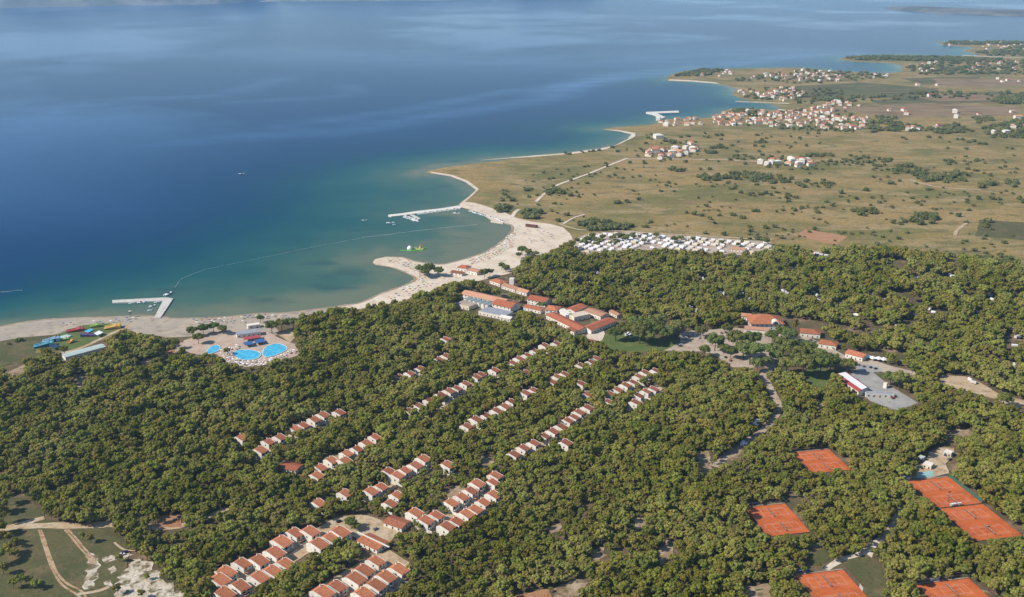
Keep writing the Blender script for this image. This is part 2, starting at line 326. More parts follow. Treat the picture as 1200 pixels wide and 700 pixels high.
# ------------------------------------------------------------------ coast, sea, land
COAST = [(-420, 440), (-200, 402), (-60, 390), (0, 383), (42, 376), (83, 373.5), (133, 372), (167, 370), (190, 372), (210, 374), (263, 372), (297, 368.5), (330, 367.5), (347, 366), (378, 362), (420, 356), (448, 344),
         (477, 334), (487, 327), (477, 321), (463, 315), (441, 311), (436, 308), (439, 304), (451, 301.5), (471, 302), (486, 306.5), (505, 309.5), (520, 310), (543, 304.5), (568, 296), (588, 283.5), (600, 271), (599, 264.5), (588, 261.5), (577, 260),
         (563, 250), (550, 246), (540, 243.5), (537, 240), (549, 231), (558.5, 223), (546, 214), (528.6, 207), (506, 203.5), (502, 201), (525, 196), (575, 190), (625, 184), (675, 180), (710, 175), (730, 167.5),
         (745, 160), (745, 156), (725, 152.5), (706, 151.8), (730, 149), (765, 146), (782, 140), (833, 138), (852, 129), (885, 128), (914, 129), (907, 123), (881, 119), (860, 112), (863, 104.5), (844, 99), (808, 96), (782, 94.6),
         (789, 87), (819, 82), (907, 80), (943, 80), (980, 83.6), (1039, 86), (1057, 82.5), (1050, 75), (995, 72), (985, 69), (1009, 66), (1053, 64.8), (1112, 66), (1149, 64.5), (1130, 60), (1141, 56), (1105, 52.5), (1112, 49), (1200, 49.5), (1330, 49)]
def roughen(pts, amp, step, seed=0.0, closed=True):
    """breaks up straight edges into natural ones (world metres)"""
    out = []; n = len(pts)
    for i in range(n if closed else n - 1):
        a = Vector(pts[i]); b = Vector(pts[(i + 1) % n]); L = (b - a).length
        k = max(1, min(60, int(L / step))); nrm = Vector((-(b - a).y, (b - a).x)).normalized() if L > 1e-6 else Vector((0, 0))
        for j in range(k):
            t = j / k; p = a.lerp(b, t); q = mnoise.noise(Vector((p.x / (step * 3.1), p.y / (step * 3.1), seed))) + 0.5 * mnoise.noise(Vector((p.x / (step * 1.3), p.y / (step * 1.3), seed + 9)))
            w = min(1, 0.35 + t * (1 - t) * 4) if k > 1 else 0.5
            out.append(p + nrm * q * amp * w)
    if not closed: out.append(Vector(pts[-1]))
    return out
def smooth_poly(pts, closed=False):
    n = len(pts); out = []
    for i in range(n if closed else n - 1):
        p0 = pts[(i - 1) % n] if closed or i > 0 else pts[i]; p1 = pts[i]; p2 = pts[(i + 1) % n]; p3 = pts[(i + 2) % n] if closed or i + 2 < n else p2
        for j in range(4):
            t = j / 4
            out.append(tuple(0.5 * (2 * p1[k] + (p2[k] - p0[k]) * t + (2 * p0[k] - 5 * p1[k] + 4 * p2[k] - p3[k]) * t * t + (-p0[k] + 3 * p1[k] - 3 * p2[k] + p3[k]) * t ** 3) for k in (0, 1)))
    if not closed: out.append(tuple(pts[-1]))
    return out
coast_w = [P(u, v).xy for u, v in smooth_poly(COAST)]
coast_w = roughen(coast_w, 4.0, 14, 3.0, closed=False)
far_end = coast_w[-1]
land_poly = coast_w + [Vector((26000, far_end.y)), Vector((26000, -1800)), Vector((-2600, -1800)), Vector((-2600, coast_w[0].y))]
def skirted(name, poly, z, matl, depth=1.6):
    b = MB(); b.prism([(p.x, p.y) for p in poly], z - depth, z); o = b.obj(name, matl); tag(o, kind='structure'); return o
skirted('land', land_poly, 0.35, M['field'])

def dist_poly(px, py, poly):
    d = np.full(px.shape, 1e9)
    for i in range(len(poly) - 1):
        ax, ay = poly[i]; bx, by = poly[i + 1]; ex, ey = bx - ax, by - ay; L = ex * ex + ey * ey + 1e-9
        t = np.clip(((px - ax) * ex + (py - ay) * ey) / L, 0, 1)
        d = np.minimum(d, (px - ax - t * ex) ** 2 + (py - ay - t * ey) ** 2)
    return np.sqrt(d)
def in_poly(px, py, poly):
    c = np.zeros(np.shape(px), bool); n = len(poly); j = n - 1
    for i in range(n):
        xi, yi = poly[i][0], poly[i][1]; xj, yj = poly[j][0], poly[j][1]
        if yi != yj:
            c ^= ((yi > py) != (yj > py)) & (px < (xj - xi) * (py - yi) / (yj - yi) + xi)
        j = i
    return c

def build_sea():
    NR, NA = 300, 560
    r = np.geomspace(450, 90000, NR); a = np.radians(np.concatenate([np.linspace(-95, -34, 30), np.linspace(-33.8, 33.8, NA - 60), np.linspace(34, 95, 30)]))
    R, A = np.meshgrid(r, a, indexing='ij'); X = (R * np.sin(A)).ravel(); Y = (R * np.cos(A)).ravel()
    coarse = [tuple(P(u, v).xy) for u, v in COAST]
    D = dist_poly(X, Y, coarse)
    U = 600 + F * X / (Y * CP + H * SP)
    # the shelf is wide in the bay and along the pine coast, narrow at the open points
    def g(cx, cy, s):
        q = P(cx, cy); return np.exp(-((X - q.x) ** 2 + (Y - q.y) ** 2) / (2 * s * s))
    Lw = 130 + 330 * g(560, 285, 300) + 230 * g(340, 350, 260) + 190 * g(480, 225, 230) + 80 * g(640, 170, 420) - 105 * g(20, 365, 300)
    depth = 1 - np.exp(-(D / Lw) ** 1.25)
    depth = np.clip(depth * 1.02, 0, 1)
    grass = np.clip((D - 12) / 40, 0, 1) * np.exp(-D / 260) * np.clip(1.1 * g(40, 360, 330) + 0.8 * g(330, 358, 350) + 1.0 * g(530, 222, 130) + 0.5 * g(700, 165, 350) + 0.05, 0, .45)
    def streak(pts, w):
        return np.exp(-(dist_poly(X, Y, [tuple(P(u, v).xy) for u, v in smooth_poly(pts)]) / w) ** 2)
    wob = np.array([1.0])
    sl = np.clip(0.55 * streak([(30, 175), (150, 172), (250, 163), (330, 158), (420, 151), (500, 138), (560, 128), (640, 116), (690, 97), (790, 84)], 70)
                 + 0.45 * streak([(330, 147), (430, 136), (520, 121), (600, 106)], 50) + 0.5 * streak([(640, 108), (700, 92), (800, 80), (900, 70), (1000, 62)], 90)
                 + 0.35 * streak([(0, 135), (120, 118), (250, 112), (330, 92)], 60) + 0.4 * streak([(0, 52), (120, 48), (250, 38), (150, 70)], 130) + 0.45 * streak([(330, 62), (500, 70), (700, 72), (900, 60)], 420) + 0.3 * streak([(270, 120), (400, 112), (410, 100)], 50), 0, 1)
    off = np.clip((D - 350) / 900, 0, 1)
    me = bpy.data.meshes.new('sea')
    idx = np.arange(NR * NA).reshape(NR, NA)
    q = np.stack([idx[:-1, :-1], idx[:-1, 1:], idx[1:, 1:], idx[1:, :-1]], -1).reshape(-1, 4)[:, ::-1]
    me.vertices.add(NR * NA); me.vertices.foreach_set('co', np.stack([X, Y, np.zeros_like(X)], -1).ravel())
    me.loops.add(q.size); me.loops.foreach_set('vertex_index', q.ravel().astype(np.int32))
    me.polygons.add(len(q)); me.polygons.foreach_set('loop_start', (np.arange(len(q)) * 4).astype(np.int32))
    me.update(calc_edges=True)
    for nm, arr in (('depth', depth), ('grass', grass), ('slick_sheen', sl), ('off', off)):
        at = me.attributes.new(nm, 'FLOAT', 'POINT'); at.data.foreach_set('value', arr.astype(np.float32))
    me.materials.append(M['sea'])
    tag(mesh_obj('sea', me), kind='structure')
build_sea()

# the island ridge across the channel and the low point to its right
def ridge(name, pts_px, hmax, depth_m, seed):
    pts = [P(u, v) for u, v in pts_px]; n = 90; b = MB(); vs = []; K = 9
    for i in range(n + 1):
        t = i / n * (len(pts) - 1); k = min(int(t), len(pts) - 2); p = pts[k].lerp(pts[k + 1], t - k)
        ends = min(1, min(i, n - i) / 8)
        h = hmax * ends * (0.62 + 0.6 * mnoise.noise(Vector((p.x / 1300, seed, 0))) + 0.25 * mnoise.noise(Vector((p.x / 400, seed, 4))))
        for j in range(K):
            s = j / (K - 1); prof = math.sin(math.pi * s) ** 0.8
            jig = mnoise.noise(Vector((p.x / 500, s * 5, seed))) * 0.2
            vs.append((p.x + 40 * mnoise.noise(Vector((p.x / 300, s * 3, seed))), p.y + depth_m * s + (60 * mnoise.noise(Vector((p.x / 350, seed, 7))) if j == 0 else 0), -2 + max(0, h * prof * (1 + jig))))
    fs = [(i * K + j, (i + 1) * K + j, (i + 1) * K + j + 1, i * K + j + 1) for i in range(n) for j in range(K - 1)]
    b.add(vs, fs); o = b.obj(name, M['karst']); tag(o, kind='structure')
    for p in o.data.polygons: p.use_smooth = True
ridge('island_hill', [(-500, 12), (-200, 11), (0, 9.5), (120, 7.5), (230, 5.5), (275, 4.5)], 330, 3500, 1.3)
ridge('island_hill', [(300, 2.5), (380, 1.8), (520, 1.0), (600, -1), (750, -4)], 300, 4200, 5.1)
ridge('headland_hill', [(1100, 17.5), (1135, 17), (1170, 19), (1200, 20), (1300, 21), (1500, 22)], 42, 1500, 9.4)

KEEP_C = []          # (u, v, radius) of things that stand in the open
KEEP_P = []          # outlines of open ground that the pines leave free
OPEN = {'car_park', 'dirt_clearing', 'village_yard', 'lawn', 'plaza', 'meadow', 'rubble_ground', 'pool_deck', 'beach', 'water_park_lawn', 'grass_clearing', 'sports_yard'}
LAYER = [0.42]
def surf(name, px, matl, rough_amp=1.0, step=6.0, smooth=False, world_pts=None):
    """a sheet of ground cover, a little above the sheets below it"""
    LAYER[0] += 0.005
    if name in OPEN and px: KEEP_P.append(px)
    pts = world_pts if world_pts is not None else [P(u, v).xy for u, v in (smooth_poly(px, True) if smooth else px)]
    if rough_amp: pts = roughen(pts, rough_amp, step, LAYER[0] * 7)
    b = MB(); z = LAYER[0]; poly = [(p[0], p[1]) for p in pts]
    tri = tessellate_polygon([[Vector((x, y, 0)) for x, y in poly]]); fs = []
    for t in tri:
        A, B, C = [poly[i] for i in t]
        fs.append(tuple(t) if (B[0] - A[0]) * (C[1] - A[1]) - (B[1] - A[1]) * (C[0] - A[0]) > 0 else tuple(t)[::-1])
    b.add([(x, y, z) for x, y in poly], fs)
    return tag(b.obj(name, matl), kind='structure')
def strip(name, px, width, matl, amp=0.5):
    pts = [P(u, v).xy for u, v in smooth_poly(px)]; L = []; R = []
    for p in roughen(pts, 0, 3, closed=False):
        u_, v_, Z_ = proj(p.x, p.y, 0); KEEP_C.append((u_, v_, width * F / Z_ * (.18 if len(px) == 4 and name == 'lane' else .4)))
    for i, p in enumerate(pts):
        d = (pts[min(i + 1, len(pts) - 1)] - pts[max(i - 1, 0)]).normalized(); nrm = Vector((-d.y, d.x))
        w = width * (0.5 + 0.12 * mnoise.noise(Vector((p.x / 15, p.y / 15, 2)))); L.append(p + nrm * w); R.append(p - nrm * w)
    return surf(name, None, matl, amp, 5.0, world_pts=L + R[::-1])

FOREST = [(-260, 470), (0, 431), (30, 424), (62, 414), (110, 401), (150, 394), (205, 391), (300, 380), (345, 373), (420, 362), (455, 356), (490, 346), (530, 331), (580, 322), (620, 306), (665, 289), (700, 297), (760, 294),
          (830, 299), (905, 297), (950, 299), (1005, 299), (1045, 297), (1100, 304), (1150, 312), (1210, 316), (1500, 330), (1900, 900), (600, 1500), (-600, 900)]
surf('forest_floor', FOREST, M['forest_floor'], 3, 12)
# field pieces
surf('ploughed_field', [(930, 277), (944, 269), (994, 277.5), (979, 287.5)], M['ploughed'], 0.6, 8)
surf('green_field', [(1148, 258), (1210, 262), (1210, 283), (1142, 277)], M['grass'], 3, 10)
for pts in ([(1020, 118), (1150, 108), (1300, 112), (1300, 122), (1130, 121), (1040, 126)], [(905, 103), (1010, 97), (1100, 104), (1090, 114), (960, 116)], [(1055, 92), (1150, 90), (1140, 97), (1080, 99)], [(1000, 66.5), (1050, 65.3), (1110, 66.8), (1180, 70), (1080, 72.5), (1010, 70)]):
    surf('far_meadow', pts, M['far_green'], 8, 40)
for pts in ([(960, 127), (1090, 121), (1200, 126), (1190, 136), (1040, 138)], [(1090, 92), (1200, 93), (1200, 101), (1110, 102)], [(925, 88), (990, 90), (985, 96), (930, 95)], [(1060, 112), (1200, 111), (1240, 117), (1100, 119)]):
    surf('far_ploughed_field', pts, M['far_brown'], 8, 40)
# sand
surf('beach', [(-60, 389.4), (0, 382.6), (42, 375.7), (83, 373.2), (133, 371.7), (180, 371), (210, 373.7), (263, 371.7), (297, 368.2), (330, 367.2), (378, 361.7), (400, 359), (385, 367), (345, 374), (318, 380), (330, 392), (310, 396), (262, 388),
               (240, 394), (200, 396), (160, 391), (146, 384), (100, 384), (62, 393), (25, 396), (0, 400.5), (-60, 408)], M['sand_pale'], 1.0, 8)
surf('beach', [(378, 361.8), (420, 355.8), (448, 343.8), (477, 333.8), (486.5, 327), (477, 321.3), (463, 315.3), (441, 311.2), (436.5, 308), (439.5, 304.2), (451, 301.8), (471, 302.3), (486, 306.8), (505, 309.8), (520, 310.2), (543, 304.7), (568, 296.2),
               (588, 283.7), (600, 271.2), (599, 264.7), (588, 261.7), (577, 260.2), (563, 250.2), (550, 246.2), (541, 243.7), (538, 240), (549, 231.1), (558, 223), (546, 214.2), (528, 207.1), (506, 203.6), (503, 201.2),
               (506, 201.8), (530, 205.5), (548, 212), (561, 222), (553, 230), (545, 237), (556, 238), (572, 243), (590, 249), (606, 256), (622, 260), (645, 263), (660, 267), (668, 274), (672, 284), (650, 292), (640, 298), (620, 300), (600, 320), (560, 330), (530, 331), (505, 342), (470, 354), (420, 363)], M['sand'], 1.2, 8)
surf('beach', [(560, 188.3), (625, 184.2), (675, 180.2), (710, 175.2), (729, 168), (744.5, 160), (744.5, 156), (725, 152.8), (706, 152), (726, 154.5), (740, 158), (736, 163), (720, 171), (700, 175), (660, 180)], M['sand'], 2.0, 20)
surf('beach', [(782.5, 94.6), (808, 95.8), (844, 98.8), (838, 96.8), (808, 94.2), (785, 93.2)], M['sand'], 1.0, 30)
strip('wet_sand', COAST[2:22], 4.0, M['wet_sand'], 1.2)
strip('wet_sand', COAST[24:36], 4.0, M['wet_sand'], 1.2)
strip('shore_track', [(912, 128.6), (935, 131), (955, 132)], 12, M['sand'])
strip('shore_track', [(862, 119.4), (885, 120.2), (925, 121.6)], 14, M['sand'])
strip('shore_track', [(1128, 65.2), (1160, 66.5), (1200, 68)], 26, M['sand'])
# beach car track, water park lawn, meadow by the beach
surf('meadow', [(-80, 411), (0, 400.8), (25, 396.4), (62, 393.5), (58, 400), (44, 408), (40, 414), (55, 416), (30, 424), (0, 432), (-80, 446)], M['grass'], 1.0, 8)
surf('water_park_lawn', [(42, 409), (58, 398), (80, 387), (100, 381.5), (128, 379.5), (142, 383), (130, 391), (104, 403), (88, 410), (60, 412)], M['lawn'], 0.4, 6)
strip('path', [(66, 416), (85, 411.5), (104, 404.5), (125, 394), (145, 385.5), (157, 380)], 5.0, M['dirt'])
strip('path', [(165, 426), (185, 419.5), (205, 412), (212, 402)], 6.0, M['paving'])
surf('dirt_clearing', [(185, 415), (200, 409), (206, 412), (196, 418)], M['red_dirt'], 1, 5)
surf('pool_deck', [(215, 400), (240, 392), (275, 388), (310, 388), (330, 398), (346, 404), (352, 416), (337, 421), (316, 428), (286, 431), (264, 425), (254, 416), (225, 416), (214, 410)], M['paving'], 1.6, 5)
surf('pool_deck', [(322, 391), (342, 386), (346, 396), (340, 402)], M['dirt'], 0.6, 7)
# inner clearings and lanes of the village
surf('lawn', [(703, 397), (716, 389), (750, 393), (800, 400), (796, 410), (770, 412), (735, 414), (712, 411)], M['lawn'], 1.5, 8)
surf('lawn', [(940, 436), (962, 430), (975, 440), (968, 455), (948, 452)], M['lawn'], 1.5, 8)
surf('plaza', [(687, 394), (704, 381), (709, 392), (706, 399), (700, 403), (690, 400)], M['sand'], 0.5, 6)
surf('car_park', [(778, 411.5), (797, 402), (796, 392), (812, 387.5), (836, 387), (862, 384.5), (884, 388), (918, 393), (950, 397), (965, 404), (990, 417), (1015, 420), (1045, 430), (1075, 437), (1070, 442), (1035, 437), (1000, 430), (985, 420), (950, 405), (915, 401), (905, 408), (903, 416), (922, 420), (912, 428), (898, 441), (900, 452), (893, 449), (888, 443), (896, 430), (880, 432), (858, 431), (842, 420), (823, 412.5), (800, 413)], M['gravel'], 0.8, 7)
surf('sports_yard', [(1000, 437), (1022, 436), (1040, 451), (1076, 473), (1052, 482), (1020, 471), (1005, 458), (990, 446)], M['asphalt'], 0.3, 9)
surf('car_park', [(1003, 427), (1030, 430), (1035, 436), (1020, 437), (1003, 436)], M['asphalt'], 0.3, 9)
surf('dirt_clearing', [(1097, 447), (1105, 440), (1131, 442), (1150, 450), (1172, 463), (1200, 470), (1215, 478), (1190, 479), (1165, 468), (1140, 461), (1120, 456), (1100, 452)], M['dirt'], 1.5, 6)
strip('lane', [(897, 445), (906, 462), (912, 480), (899, 500), (884, 512), (866, 524), (851, 535), (838, 548)], 7, M['gravel'])
strip('path', [(1060, 592), (1052, 604), (1042, 622), (1030, 634), (1015, 646), (1000, 653), (982, 659), (968, 668)], 5.0, M['sand'])
strip('path', [(1020, 648), (1017, 660), (1013, 680), (1008, 700)], 4.0, M['sand'])
surf('grass_clearing', [(985, 660), (1015, 650), (1030, 660), (1040, 690), (1020, 720), (1005, 715), (1012, 690), (1000, 672)], M['grass'], 2, 6)
surf('grass_clearing', [(944, 648), (968, 644), (972, 655), (958, 664), (945, 660)], M['grass'], 2, 6)
for c in ([(768, 651), (782, 633), (790, 638), (788, 652), (775, 664)], [(690, 648), (706, 641), (712, 652), (694, 662)], [(650, 690), (672, 680), (690, 684), (676, 700), (655, 704)], [(816, 530), (832, 528), (836, 553), (822, 556)], [(1105, 508), (1135, 503), (1138, 512), (1112, 514)], [(560, 538), (576, 533), (580, 545), (566, 550)], [(515, 577), (535, 570), (546, 574), (530, 586)],
          [(372, 540), (390, 532), (402, 536), (388, 546)], [(84, 442), (104, 436), (100, 452), (88, 456)], [(8, 436), (30, 428), (28, 440), (14, 446)], [(850, 535), (870, 526), (868, 540), (852, 548)], [(640, 620), (658, 612), (656, 624), (644, 628)],
          [(945, 640), (960, 636), (962, 644)], [(600, 700), (640, 690), (650, 708), (610, 716)], [(870, 690), (900, 684), (905, 704), (876, 708)], [(958, 470), (966, 468), (966, 478), (958, 480)], [(740, 610), (756, 606), (760, 618), (746, 622)]):
    surf('dirt_clearing', c, M['wood_clearing'] if random.random() < 0.8 else M['red_dirt'], 2.6, 2.5)
# village lanes
surf('village_yard', [(368, 622), (395, 607), (425, 604), (450, 612), (470, 622), (455, 640), (430, 650), (418, 632), (395, 622), (375, 634)], M['dirt'], 1.0, 5)
surf('village_yard', [(250, 690), (275, 668), (320, 640), (350, 622), (372, 620), (385, 636), (345, 660), (310, 690), (270, 710)], M['dirt'], 1.0, 5)
surf('village_yard', [(345, 706), (395, 676), (430, 655), (455, 645), (480, 660), (470, 685), (430, 715), (380, 725)], M['dirt'], 1.0, 5)
surf('village_yard', [(490, 612), (520, 606), (548, 592), (575, 572), (584, 580), (560, 606), (530, 622), (500, 625)], M['dirt'], 1.0, 5)
strip('lane', [(364, 560), (388, 548), (412, 541), (426, 530)], 6, M['dirt'])
strip('lane', [(424, 590), (450, 578), (475, 562), (505, 545)], 6, M['dirt'])
strip('lane', [(598, 540), (640, 520), (672, 498), (705, 480)], 6, M['dirt'])
strip('lane', [(735, 482), (750, 472), (775, 455)], 6, M['dirt'])
strip('lane', [(300, 540), (312, 528), (340, 512), (385, 494)], 6, M['dirt'])
strip('lane', [(500, 490), (530, 470), (560, 448), (585, 438)], 6, M['dirt'])
# bottom left: grass, tracks, rubble
surf('meadow', [(-120, 590), (0, 582), (30, 585), (52, 600), (50, 610), (120, 622), (150, 640), (150, 690), (60, 760), (-160, 760)], M['grass'], 1.5, 6)
surf('rubble_ground', [(134, 690), (136, 678), (148, 668), (156, 656), (168, 655), (180, 664), (188, 678), (204, 689), (220, 704), (215, 730), (150, 730), (140, 705)], M['rubble'], 4.5, 2.2)
surf('rubble_ground', [(102, 648), (110, 650), (118, 664), (114, 676), (108, 690), (100, 692), (99, 680), (104, 664)], M['rubble'], 3.0, 2.0)
for c_ in ([(120, 655), (134, 652), (138, 658), (124, 661)], [(136, 652), (150, 648), (158, 651), (146, 656)], [(126, 668), (134, 664), (138, 668), (130, 674)], [(122, 684), (130, 680), (132, 688), (124, 692)]):
    surf('rubble_ground', c_, M['rubble'], 2.0, 1.8)
strip('dirt_road', [(-60, 625), (8, 620), (30, 618), (60, 617), (95, 617.5), (126, 615.5)], 8, M['dirt'], 1.2)
keep_n = len(KEEP_C); strip('dirt_road', [(124, 615.6), (150, 617), (182, 619)], 7, M['dirt'], 1.2); del KEEP_C[keep_n:]
strip('dirt_road', [(181, 619), (200, 619), (213, 617.5)], 7, M['dirt'], 1.2)
keep_n = len(KEEP_C); strip('dirt_road', [(212, 617.5), (228, 613), (244, 607)], 6, M['dirt'], 1.2); del KEEP_C[keep_n:]
strip('dirt_road', [(243, 607.4), (255, 602), (267, 597)], 5, M['dirt'], 1.2)
strip('dirt_road', [(12, 619), (30, 614), (52, 608)], 6, M['dirt'], 0.8)
surf('dirt_clearing', [(182, 619), (186, 605), (212, 604), (213, 619)], M['red_dirt'], 1, 5)
for off in (-2.3, 2.3):
    strip('wheel_track', [(47 + off * .6, 622), (53 + off * .6, 640), (58 + off * .7, 655), (65 + off * .8, 672), (76 + off, 686 - off * .5), (94 + off, 697 - off), (105, 712 - off)], 1.5, M['dirt_rut'], 0.4)
    strip('wheel_track', [(78 + off * .8, 622), (88 + off, 633), (96 + off, 643), (104 + off, 652), (110 + off, 662)], 1.6, M['dirt_rut'], 0.4)
strip('wheel_track', [(90, 698), (115, 694), (128, 689)], 3.0, M['dirt'], 0.8)
strip('wheel_track', [(134, 637), (147, 646), (166, 646)], 1.8, M['dirt'], 0.6)
# field tracks
strip('path', [(628, 237), (640, 226), (652, 218), (668, 212), (690, 204), (712, 195), (735, 186)], 6, M['sand'])
strip('path', [(735, 187), (790, 187), (850, 188), (890, 190)], 9, M['dirt'])
strip('path', [(600, 256), (603, 250), (608, 246)], 6, M['sand'])
strip('path', [(655, 263), (680, 270), (720, 271), (800, 276), (905, 282)], 5, M['dirt'])
strip('path', [(1119, 277), (1122, 270), (1133, 262)], 5, M['dirt'])
strip('path', [(1066, 211), (1085, 217), (1110, 221), (1150, 223)], 6, M['dirt'])
strip('path', [(660, 263), (672, 256), (685, 252)], 4, M['sand'])
CAMP = [(668, 292), (676, 280), (690, 274), (735, 272), (800, 277), (902, 284), (910, 292), (882, 301), (820, 297), (760, 294), (700, 299), (684, 300)]
surf('campsite_ground', CAMP, M['gravel'], 1.0, 8)

# ------------------------------------------------------------------ places that the pines leave free

# ------------------------------------------------------------------ apartment houses of the holiday village
ROW = math.radians(56)
def apartment_proto(w, d, eave, rise, tile, wallm, idx):
    root = empty('apartment_house', (0, 0, 0), ROW)
    rb = 0.22 * d; x0, x1 = -w / 2, w / 2
    def prof(up, back=0.0): return [(-d / 2 - back, 0), (d / 2 + back, 0), (d / 2 + back, eave + 0.25 + up), (rb, eave + rise + up), (-d / 2 - back, eave + up)]
    b = MB()
    def extr(p, xa, xb):
        n = len(p); vs = [(xa, y, z) for y, z in p] + [(xb, y, z) for y, z in p]
        b.add(vs, [tuple(range(n))[::-1] if False else tuple(range(n)), tuple(range(n, 2 * n))[::-1]] + [(i, i + n, (i + 1) % n + n, (i + 1) % n) for i in range(n)])
    extr(prof(0), x0 + 0.3, x1 - 0.3); extr(prof(0.42, 0.35), x0, x0 + 0.3); extr(prof(0.42, 0.35), x1 - 0.3, x1)
    b.obj('wall', wallm, root)
    b = MB(); t = 0.18
    for (ya, za, yb, zb) in ((-d / 2 - 0.55, eave - 0.02, rb, eave + rise + 0.05), (rb, eave + rise + 0.05, d / 2 + 0.4, eave + 0.16)):
        b.hexa([(x0 + .31, ya, za + .03), (x1 - .31, ya, za + .03), (x1 - .31, yb, zb + .03), (x0 + .31, yb, zb + .03)], [(x0 + .31, ya, za + t), (x1 - .31, ya, za + t), (x1 - .31, yb, zb + t), (x0 + .31, yb, zb + t)])
    b.obj('roof', tile, root)
    yf = -d / 2
    for (cx, z0, ww, hh) in ((-w * .22, 3.1, 1.7, 2.0), (w * .2, 3.3, 1.2, 1.3), (w * .2, 0.9, 1.3, 1.3)):
        wi = MB().box(cx - ww / 2, cx + ww / 2, yf - .04, yf + .1, z0, z0 + hh).obj('window', M['glass'], root)
        MB().box(cx - ww / 2 - .12, cx + ww / 2 + .12, yf - .09, yf - .045, z0 - .12, z0).obj('sill', M['concrete'], wi)
    MB().box(-w * .22 - .55, -w * .22 + .55, yf - .06, yf + .1, 0.05, 2.15).obj('door', M['wood'], root)
    if idx % 2 == 0:
        bb = MB().box(-w * .42, w * .02, yf - 1.5, yf, 2.8, 2.98); bb.box(-w * .42, w * .02, yf - 1.5, yf - 1.4, 2.98, 3.85); bb.box(-w * .42, -w * .42 + .1, yf - 1.4, yf, 2.98, 3.85); bb.box(w * .02 - .1, w * .02, yf - 1.4, yf, 2.98, 3.85)
        bb.obj('balcony', wallm, root)
    tr = MB().box(x0 + .35, x1 - .35, yf - 3.4, yf - .4, -.3, .12).obj('terrace', M['paving'], root)
    tw_ = MB().box(x0 + .02, x0 + .28, yf - 3.6, yf - .4, 0, 1.5 if idx % 2 else 2.3); tw_.box(x0 + .3, x1 - .3, yf - 3.65, yf - 3.42, 0, .9); tw_.obj('terrace_wall', wallm, root)
    if idx % 2: MB().box(x0 + .4, x0 + w * .55, yf - 2.6, yf - .7, 2.35, 2.47).obj('awning', M['tile_pale'], root)
    MB().box(x0 - .05, x0 + .12, -d * .12 - .6, -d * .12 + .6, 3.3, 4.6).obj('window', M['glass'], root)
    ch = MB().box(w * .2, w * .2 + .7, rb + .6, rb + 1.3, eave + rise * .5, eave + rise + 1.1).obj('chimney', wallm, root)
    MB().box(w * .2 - .1, w * .2 + .8, rb + .5, rb + 1.4, eave + rise + 1.1, eave + rise + 1.25).obj('chimney_cap', tile, ch)
    return root
apt_near = [(264, 671), (283, 660), (303, 657), (330, 635), (345, 624), (363, 623), (322, 648), (387, 630), (398, 624), (373, 638), (334, 660), (319, 670), (303, 677), (281, 686), (262, 696), (257, 680),
            (378, 695), (394, 686), (416, 679), (426, 669), (440, 657), (452, 676), (440, 686), (467, 666), (426, 697)]
apt_mid = [(305, 528), (314, 518), (327.5, 513), (345, 503), (355, 498), (368, 492.5), (378, 487), (397, 483), (283, 514), (371, 558), (375, 547.5), (388, 540), (406, 532), (418, 526), (404, 541), (429, 520), (439, 512.5),
           (465, 558), (474, 551), (486.5, 546), (496, 538.5), (446, 570), (434, 577), (404, 579), (465, 580.5), (457, 591), (498, 611), (510.5, 604), (528, 590), (540.5, 583), (551, 575.5), (558.5, 568), (580, 558), (577, 565), (524, 546),
           (578, 581), (566, 589), (556, 598), (546, 603), (534.5, 611), (523, 618), (373, 590), (455, 552), (486, 602)]
apt_far = [(521.7, 398), (514, 421.5), (522.5, 418), (492.5, 433), (468, 441.5), (557.5, 442.5), (563, 439), (516, 464), (526, 459), (535, 455), (545, 450), (490, 476.5), (479, 481.5), (581.5, 482.5), (591, 477), (599, 471), (557, 492.5), (615, 461.5), (625, 457.5),
           (579, 435), (600, 426), (608, 421.5), (617.5, 417), (626.5, 411.5), (638, 406), (651.5, 403.5), (616, 437), (652.5, 443), (661, 439), (680, 429), (692.5, 425), (698, 420), (680, 450), (688, 463), (714, 463), (712.5, 471), (723, 457.5), (732.5, 452.5), (741, 448),
           (748, 442.5), (755, 437.5), (767.5, 435), (744, 472), (747.5, 465), (756.5, 459), (765, 456.5), (546.7, 500), (559, 494), (613, 526), (625, 520), (637.5, 511), (647.5, 506.5), (656.7, 501), (665, 493), (678, 484), (688, 479), (662.5, 520), (672, 489), (480, 438), (503, 470), (570, 488), (646, 448), (602, 533)]
protoN = [apartment_proto(9.2, 13.0, 5.4, 2.1, M['tile'], M['white'], 0), apartment_proto(8.4, 12.0, 4.6, 2.0, M['tile'], M['white'], 1)]
protoM = [apartment_proto(8.2, 10.0, 5.6, 1.9, M['tile'], M['white'], 0), apartment_proto(7.6, 9.5, 4.9, 1.8, M['tile_red'], M['white'], 1)]
protoF = [apartment_proto(8.0, 9.5, 5.6, 1.8, M['tile_far'], M['white'], 0), apartment_proto(7.4, 9.0, 5.0, 1.8, M['tile_far'], M['white'], 1)]
def place_apartments(lst, protos, label, group, z, rpx):
    used = [bool(o.get('label')) for o in protos]
    for i, (u, v) in enumerate(lst):
        k = (i * 7 + i // 3) % len(protos); p = P(u, v, z)
        if not used[k]: o = protos[k]; used[k] = True
        else: o = copy_tree(protos[k])
        o.location = (p.x, p.y, 0.5 if z < 9 else 0.5); o.rotation_euler = (0, 0, ROW + random.uniform(-.05, .05))
        s = random.uniform(0.94, 1.06); o.scale = (s, s, random.uniform(.95, 1.05)); tag(o, label, 'house', group)
        KEEP_C.append((u - rpx * .1, v + rpx * .1, rpx))
place_apartments(apt_near[:16], protoN, 'large white terraced house with orange tiled roof in staggered rows beside the rubble field', 'large terraced houses beside the rubble field', 6, 8)
